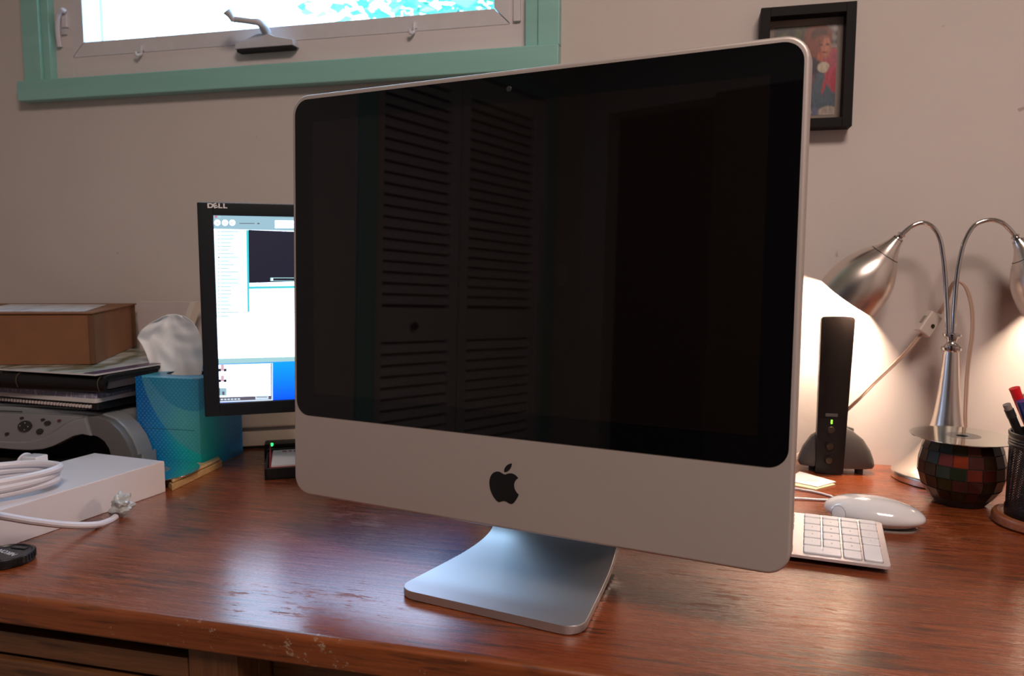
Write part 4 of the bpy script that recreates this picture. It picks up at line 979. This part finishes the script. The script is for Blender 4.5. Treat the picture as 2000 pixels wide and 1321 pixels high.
# ---------------------------------------------------------------- mosaic votive holder + disc
PX, PY = .329, 1.060
t = thing('candle_holder', 'round mosaic glass candle holder with dark red and green tiles', 'candle holder', (PX, PY, 0))
prof = [(0, 0), (.028, 0), (.031, .003), (.040, .014), (.0475, .028), (.0503, .042), (.0495, .056), (.0465, .070), (.0425, .0825), (.0405, .086), (.0385, .085), (.042, .07), (.045, .05), (.043, .03), (.03, .008), (0, .006)]
bm = new(); lathe(bm, [(max(r-.0010, 0), z) for r, z in prof], 48); obj('vessel', bm, 'grout', t)
lev = [(.0375, .0105), (.0462, .0245), (.0502, .040), (.0496, .0555), (.0462, .071), (.0424, .0830)]
tiles = {}
for nm, c_ in (('dark_brown', (.035, .016, .008)), ('deep_red', (.16, .022, .010)), ('dark_green', (.020, .034, .018)), ('orange_red', (.25, .035, .010)), ('olive', (.045, .036, .010)), ('maroon', (.075, .014, .010))):
    tiles[nm] = mat('tile_'+nm, tuple(q*.55 for q in c_), .3, var=.35, Specular_IOR_Level=.3)
random.seed(12); names_ = ['dark_brown', 'dark_green', 'olive', 'maroon', 'deep_red', 'dark_brown', 'olive', 'maroon']
front_rows = {4: ['dark_brown', 'dark_green', 'olive', 'deep_red', 'maroon', 'dark_brown', 'dark_brown'], 3: ['dark_green', 'deep_red', 'orange_red', 'maroon', 'dark_brown', 'maroon', 'dark_brown'], 2: ['dark_brown', 'dark_green', 'dark_green', 'deep_red', 'maroon', 'dark_brown', 'dark_brown'], 1: ['dark_brown', 'olive', 'maroon', 'maroon', 'dark_brown', 'dark_brown', 'dark_brown']}
NT_ = 18
for l in range(5):
    (r0, z0), (r1, z1) = lev[l], lev[l+1]; dz = z1-z0
    z0 += .0007; z1 -= .0007
    for k in range(NT_):
        a0 = 2*PI*(k+.035+(.1 if l % 2 else 0))/NT_; a1 = 2*PI*(k+.965+(.1 if l % 2 else 0))/NT_
        bm = new()
        def P3(a, r, z): return (r*math.cos(a), r*math.sin(a), z)
        o4 = [P3(a0, r0, z0), P3(a1, r0, z0), P3(a1, r1, z1), P3(a0, r1, z1)]
        i4 = [P3(a0, r0-.002, z0), P3(a1, r0-.002, z0), P3(a1, r1-.002, z1), P3(a0, r1-.002, z1)]
        A = [bm.verts.new(v) for v in o4]; B = [bm.verts.new(v) for v in i4]
        bm.faces.new(A)
        for i in range(4): bm.faces.new((A[i], B[i], B[(i+1) % 4], A[(i+1) % 4]))
        bmesh.ops.recalc_face_normals(bm, faces=bm.faces[:])
        # tiles facing the camera start near angle -150 deg
        ang = math.degrees((a0+a1)/2) % 360
        idx = int((ang-200)//20)
        nm = random.choice(names_)
        if l in front_rows and 0 <= idx < 7: nm = front_rows[l][idx]
        obj('tile', bm, tiles[nm], t, smooth=0)
disc('compact_disc', 'shiny silver disc lying on top of the mosaic candle holder', (PX-.001, PY, .0864), 'disc')

# ---------------------------------------------------------------- pencil cup and contents
CX_, CY_ = .396, .985
t = thing('coaster', 'round orange-brown wooden coaster under the black mesh pencil cup', 'coaster', (CX_, CY_, 0))
bm = new(); lathe(bm, [(0, 0), (.050, 0), (.053, .003), (.053, .010), (.0515, .0125), (.047, .0135), (.045, .011), (0, .011)], 64); obj('coaster_disc', bm, 'coaster', t)
cup = thing('pencil_cup', 'black wire-mesh pencil cup on the round wooden coaster', 'pencil cup', (CX_, CY_, .0112))
zc_ = .0112; r_c = .0395; top_ = at(1965, 843, CY_).z - zc_
x = NT('perforated_steel'); uvv = x.n('ShaderNodeTexCoord').outputs['UV']; mp = x.n('ShaderNodeMapping', {'Vector': uvv, 'Scale': (72, 26, 1), 'Rotation': (0, 0, .785)})
vo = x.n('ShaderNodeTexVoronoi', {'Vector': mp.outputs[0], 'Scale': 1.35, 'Randomness': 0}, voronoi_dimensions='2D')
x.set(Base_Color=(.010, .008, .009), Roughness=.4, Metallic=.2, Alpha=x.math('GREATER_THAN', vo.outputs['Distance'], .22)); M['perf'] = x.m
bm = new(); uvl = bm.loops.layers.uv.new('uv'); n = 64
a_r = [[bm.verts.new((r*math.cos(2*PI*i/n), r*math.sin(2*PI*i/n), z)) for i in range(n+1)] for r, z in ((r_c, .010), (r_c, top_-.016))]
for i in range(n):
    f = bm.faces.new((a_r[0][i], a_r[0][i+1], a_r[1][i+1], a_r[1][i]))
    for lp2, q2 in zip(f.loops, ((i/n, 0), ((i+1)/n, 0), ((i+1)/n, 1), (i/n, 1))): lp2[uvl].uv = q2
obj('mesh_wall', bm, 'perf', cup)
bm = new(); lathe(bm, [(r_c+.0008, top_-.017), (r_c+.0012, top_-.0145), (r_c+.0004, top_-.013), (r_c+.0012, top_-.011), (r_c+.0004, top_-.0095), (r_c+.0012, top_-.008), (r_c+.0004, top_-.0062), (r_c+.0012, top_-.0045), (r_c+.0014, top_-.001), (r_c+.0006, top_), (r_c-.001, top_-.001), (r_c-.001, top_-.017)], 64); obj('rim', bm, 'mesh_metal', cup)
bm = new(); lathe(bm, [(0, 0), (r_c, 0), (r_c+.001, .002), (r_c+.001, .010), (r_c-.0006, .0105), (r_c-.0006, .002), (0, .002)], 64); obj('bottom', bm, 'mesh_metal', cup)
def rod(name, label, cat, p0, p1, segs):
    """segs: (name, t0, t1, radius fn, material)"""
    p0, p1 = Vector(p0), Vector(p1); t = thing(name, label, cat, tuple(p0)); ax = (p1-p0)
    for nm, a, b, rad, m_ in segs:
        bm = new(); tube(bm, [ax*a, ax*((a+b)/2), ax*b], rad, 14, 3); obj(nm, bm, m_, t)
    return t
zb_ = zc_+.0035
tp = at(1966, 790, .975)
rod('mechanical_pencil', 'black mechanical pencil with a grey eraser leaning left in the cup', 'pencil', (CX_+.010, .990, zb_), tp, [('barrel', 0, .90, .0045, 'black'), ('cap', .885, .955, .0050, 'btn'), ('eraser', .955, 1, .0042, 'grey_rubber')])
tp = at(1981, 758, .992)
rod('marker_pen', 'bright red marker pen standing in the mesh pencil cup', 'pen', (CX_+.022, 1.0, zb_), tp, [('barrel', 0, .70, .0038, 'red_pen'), ('cap', .70, 1, lambda u_: .0042+.0016*u_, 'red_pen')])
tp = at(2000, 782, .975)
rod('blue_highlighter', 'dark blue flat pen at the right edge of the mesh cup', 'pen', (CX_+.018, .974, zb_), tp, [('barrel', 0, .75, .0075, 'blue_pen'), ('cap', .75, 1, .0083, 'blue_pen')])
tp = at(2006, 768, 1.0)
rod('metal_pen', 'metal-tipped dark pen behind the blue one in the cup', 'pen', (CX_+.030, .985, zb_), tp, [('barrel', 0, .9, .0048, 'black'), ('clip_end', .9, 1, .0056, 'chrome')])
t = thing('scissors', 'black-handled scissors standing in the pencil cup at the photo edge', 'scissors', (CX_+.006, .962, zb_))
bm = new(); box(bm, (0, 0, .045), (.012, .002, .09), .0006); obj('blade', bm, 'chrome', t)
for s in (0, 1):
    bm = new(); cxx = .006+s*.026; zz = .122-s*.006
    tube(bm, [(0+s*.004, 0, .085)]+[(cxx+.0125*math.cos(a), 0, zz+.019*math.sin(a)) for a in [PI*1.5-k*2*PI/12 for k in range(13)]], .0028, 8, 4); obj('handle', bm, 'black', t)

# ---------------------------------------------------------------- keyboard
KY = .129; kc, ks = math.cos(KY), math.sin(KY)
kb = thing('keyboard', 'slim aluminium keyboard with white keys, its number pad beside the computer', 'keyboard', (.1077, .8021, 0), -KY)
KT = .075      # slope of the keyboard
P_ = .019
def ktr(bm): bmesh.ops.transform(bm, matrix=Matrix.Translation((0, 0, .0065)) @ Matrix.Rotation(KT, 4, 'X'), verts=bm.verts[:])
xl_, xr_ = -.349, .0815
bm = new(); prism(bm, rrect(xr_-xl_, .1145, .005, 5, (xl_+xr_)/2, .1145/2-.0065), 0, .0035, 'xy', .0007); 
box(bm, ((xl_+xr_)/2, .056, -.0025), (xr_-xl_-.006, .104, .005), .001)
ktr(bm); obj('plate', bm, 'alu_keys', kb)
bm = new(); tube(bm, [(xl_+.02, .100, .0075), (xr_-.02, .100, .0075)], .0072, 16, 0); obj('rear_foot', bm, 'shelf_paper', kb)
kmesh = {}
gap_shade = new()  # grey outlines on the plate paint the shadow gap round each key
def key(x0, y0, w2, h2):
    k_ = (round(w2, 4), round(h2, 4))
    prism(gap_shade, rrect(w2-.0014, h2-.0014, .0018, 3, x0+w2/2, y0+h2/2), .0034, .00362, 'xy')
    loc = Matrix.Translation((0, 0, .0065)) @ Matrix.Rotation(KT, 4, 'X') @ Vector((x0+w2/2, y0+h2/2, .0035))
    if k_ not in kmesh:
        bm = new(); prism(bm, rrect(w2-.0026, h2-.0026, .0016, 3), 0, .0022, 'xy', .0005, bot=False, seg=1)
        o = obj('key', bm, 'key', kb, tuple(loc), (KT, 0, 0)); kmesh[k_] = o.data
    else:
        o = bpy.data.objects.new('key', kmesh[k_]); C.objects.link(o); q9 = o.modifiers.new('weighted_normals', 'WEIGHTED_NORMAL'); q9.keep_sharp = True; q9.weight = 100; o.parent = kb; o.location = loc; o.rotation_euler = (KT, 0, 0)
    return o
R0 = -.0015
# number pad
legend = text_bm('0', .004, .00005); lme = bpy.data.meshes.new('legend'); legend.to_mesh(lme); legend.free(); 
pad = {(0, 4): '', (1, 4): '=', (2, 4): '/', (3, 4): '*', (0, 3): '7', (1, 3): '8', (2, 3): '9', (3, 3): '-', (0, 2): '4', (1, 2): '5', (2, 2): '6', (3, 2): '+', (0, 1): '1', (1, 1): '2', (2, 1): '3', (2, 0): '.'}
def leg(o, s, size=.0042):
    if not s: return
    bm = text_bm(s, size, .00004); bmesh.ops.translate(bm, vec=(0, 0, .00235), verts=bm.verts[:])
    l_ = obj('legend', bm, 'legend', o, smooth=0)
for (i, j), s in pad.items(): leg(key(i*P_, R0+j*P_, P_, P_), s)
leg(key(0, R0, 2*P_, P_), '0'); key(3*P_, R0, P_, 2*P_)
for i, s in enumerate(('F16', 'F17', 'F18', 'F19')): key(i*P_, R0+5*P_, P_, .011)
# arrows, navigation, main block
nx = -3*P_-.0085
for i in range(3): key(nx+i*P_, R0, P_, P_)
key(nx+P_, R0+P_, P_, P_)
for j in (3, 4):
    for i in range(3): key(nx+i*P_, R0+j*P_, P_, P_)
for i in range(3): key(nx+i*P_, R0+5*P_, P_, .011)
mx = nx-.0085-15*P_ + .0
x_ = xl_+.006; wm = (nx-.0085)-x_; u_ = wm/15
for j, ws in enumerate(([1.5, 1.25, 1.5, 6.5, 1.5, 1.25, 1.5], [2.5]+[1]*10+[2.5], [2]+[1]*11+[2], [1.5]+[1]*12+[1.5], [1]*13+[2])):
    xx = x_
    for w2 in ws: key(xx, R0+j*P_, w2*u_, P_); xx += w2*u_
for i in range(14): key(x_+i*wm/14, R0+5*P_, wm/14, .011)

ktr(gap_shade); obj('key_gap_shade', gap_shade, 'seam', kb, kind='stuff', smooth=0)

# ---------------------------------------------------------------- mouse
t = thing('computer_mouse', 'glossy white oval computer mouse behind the keyboard number pad', 'mouse', (.2035, .9435, 0), -.27)
bm = new(); bmesh.ops.create_uvsphere(bm, u_segments=64, v_segments=32, radius=1)
for v in bm.verts:
    p = v.co; x_, y_, z_ = p.x, p.y, p.z
    zz = z_*.0155 if z_ < 0 else z_*(.0195-.0015*x_)
    v.co = Vector((x_*.0545*(1), y_*.0305*(1-.06*x_), zz+.0155))
bmesh.ops.translate(bm, vec=(0, 0, -.0), verts=bm.verts[:])
bmesh.ops.bisect_plane(bm, geom=bm.verts[:]+bm.edges[:]+bm.faces[:], plane_co=(0, 0, .0025), plane_no=(0, 0, -1), clear_outer=True)
es = [e for e in bm.edges if e.is_boundary]; bmesh.ops.contextual_create(bm, geom=es)
bmesh.ops.translate(bm, vec=(0, 0, -.0015), verts=bm.verts[:])
obj('shell', bm, 'gloss_white', t, smooth=70)
bm = new(); prism(bm, [(.046*math.cos(a*PI/16), .025*math.sin(a*PI/16)) for a in range(32)], 0, .0012, 'xy'); obj('base_plate', bm, 'grey_rubber', t)
# side squeeze button
bm = new(); c_s = Vector((-.035, -.0243, .0145))
lathe(bm, [(.0088, 0), (.0091, .0003), (.0091, .0009), (.0085, .001)], 32, loc=tuple(c_s), rot=(PI/2-.15, 0, -.45)); obj('button_ring', bm, 'legend', t)
bm = new(); lathe(bm, [(0, .0016), (.006, .0014), (.0084, .0008), (.0086, -.001)], 28, loc=tuple(c_s), rot=(PI/2-.15, 0, -.45)); obj('side_button', bm, 'key', t)
bm = new(); bmesh.ops.create_uvsphere(bm, u_segments=12, v_segments=8, radius=.003, matrix=Matrix.Translation((-.034, 0, .0270))); obj('scroll_ball', bm, 'grey_rubber', t)

# ---------------------------------------------------------------- cards and thin cable
def card(label, pts, z0, m_, th=.0012, nm='business_card'):
    P_ = [atz(*p, z0+th) for p in pts]; c_ = sum(P_, Vector())/len(P_)
    t = thing(nm, label, 'card', (c_.x, c_.y, z0)); bm = new(); prism(bm, [(p.x-c_.x, p.y-c_.y) for p in P_], 0, th, 'xy'); k = obj('card_stock', bm, m_, t)
    bm = new()
    for j in range(3):
        y = -.006+j*.004; box(bm, (.004, y, th+.0001), (.016-j*.003, .0008, .0002))
    obj('printing', bm, 'legend', k)
card('white card with a yellow edge lying lowest by the speaker', [(1632, 946), (1594, 956), (1530, 944), (1560, 925)], .0, mat('yellowed_card', (.62, .56, .34), .5), .0018)
card('white printed card lying topmost beside the speaker foot', [(1633, 941), (1597, 951), (1535, 938), (1562, 921)], .0019, 'shelf_paper')
def dz_(px, py): p = atz(px, py, .0018); return (p.x-.15, p.y-1.04, .0018)
t = thing('thin_cable', 'thin grey-white cable bent sharply on the desk behind the keyboard', 'cable', (.15, 1.04, 0))
bm = new(); tube(bm, [dz_(1520, 948), dz_(1555, 955), dz_(1590, 961), dz_(1618, 968), dz_(1632, 974), dz_(1632, 977), dz_(1600, 976.5), dz_(1560, 974), dz_(1520, 974)], .0015, 8)
for v in bm.verts: 
    if v.co.y > .03: v.co.z += .0042
obj('cable', bm, 'cable_white', t)
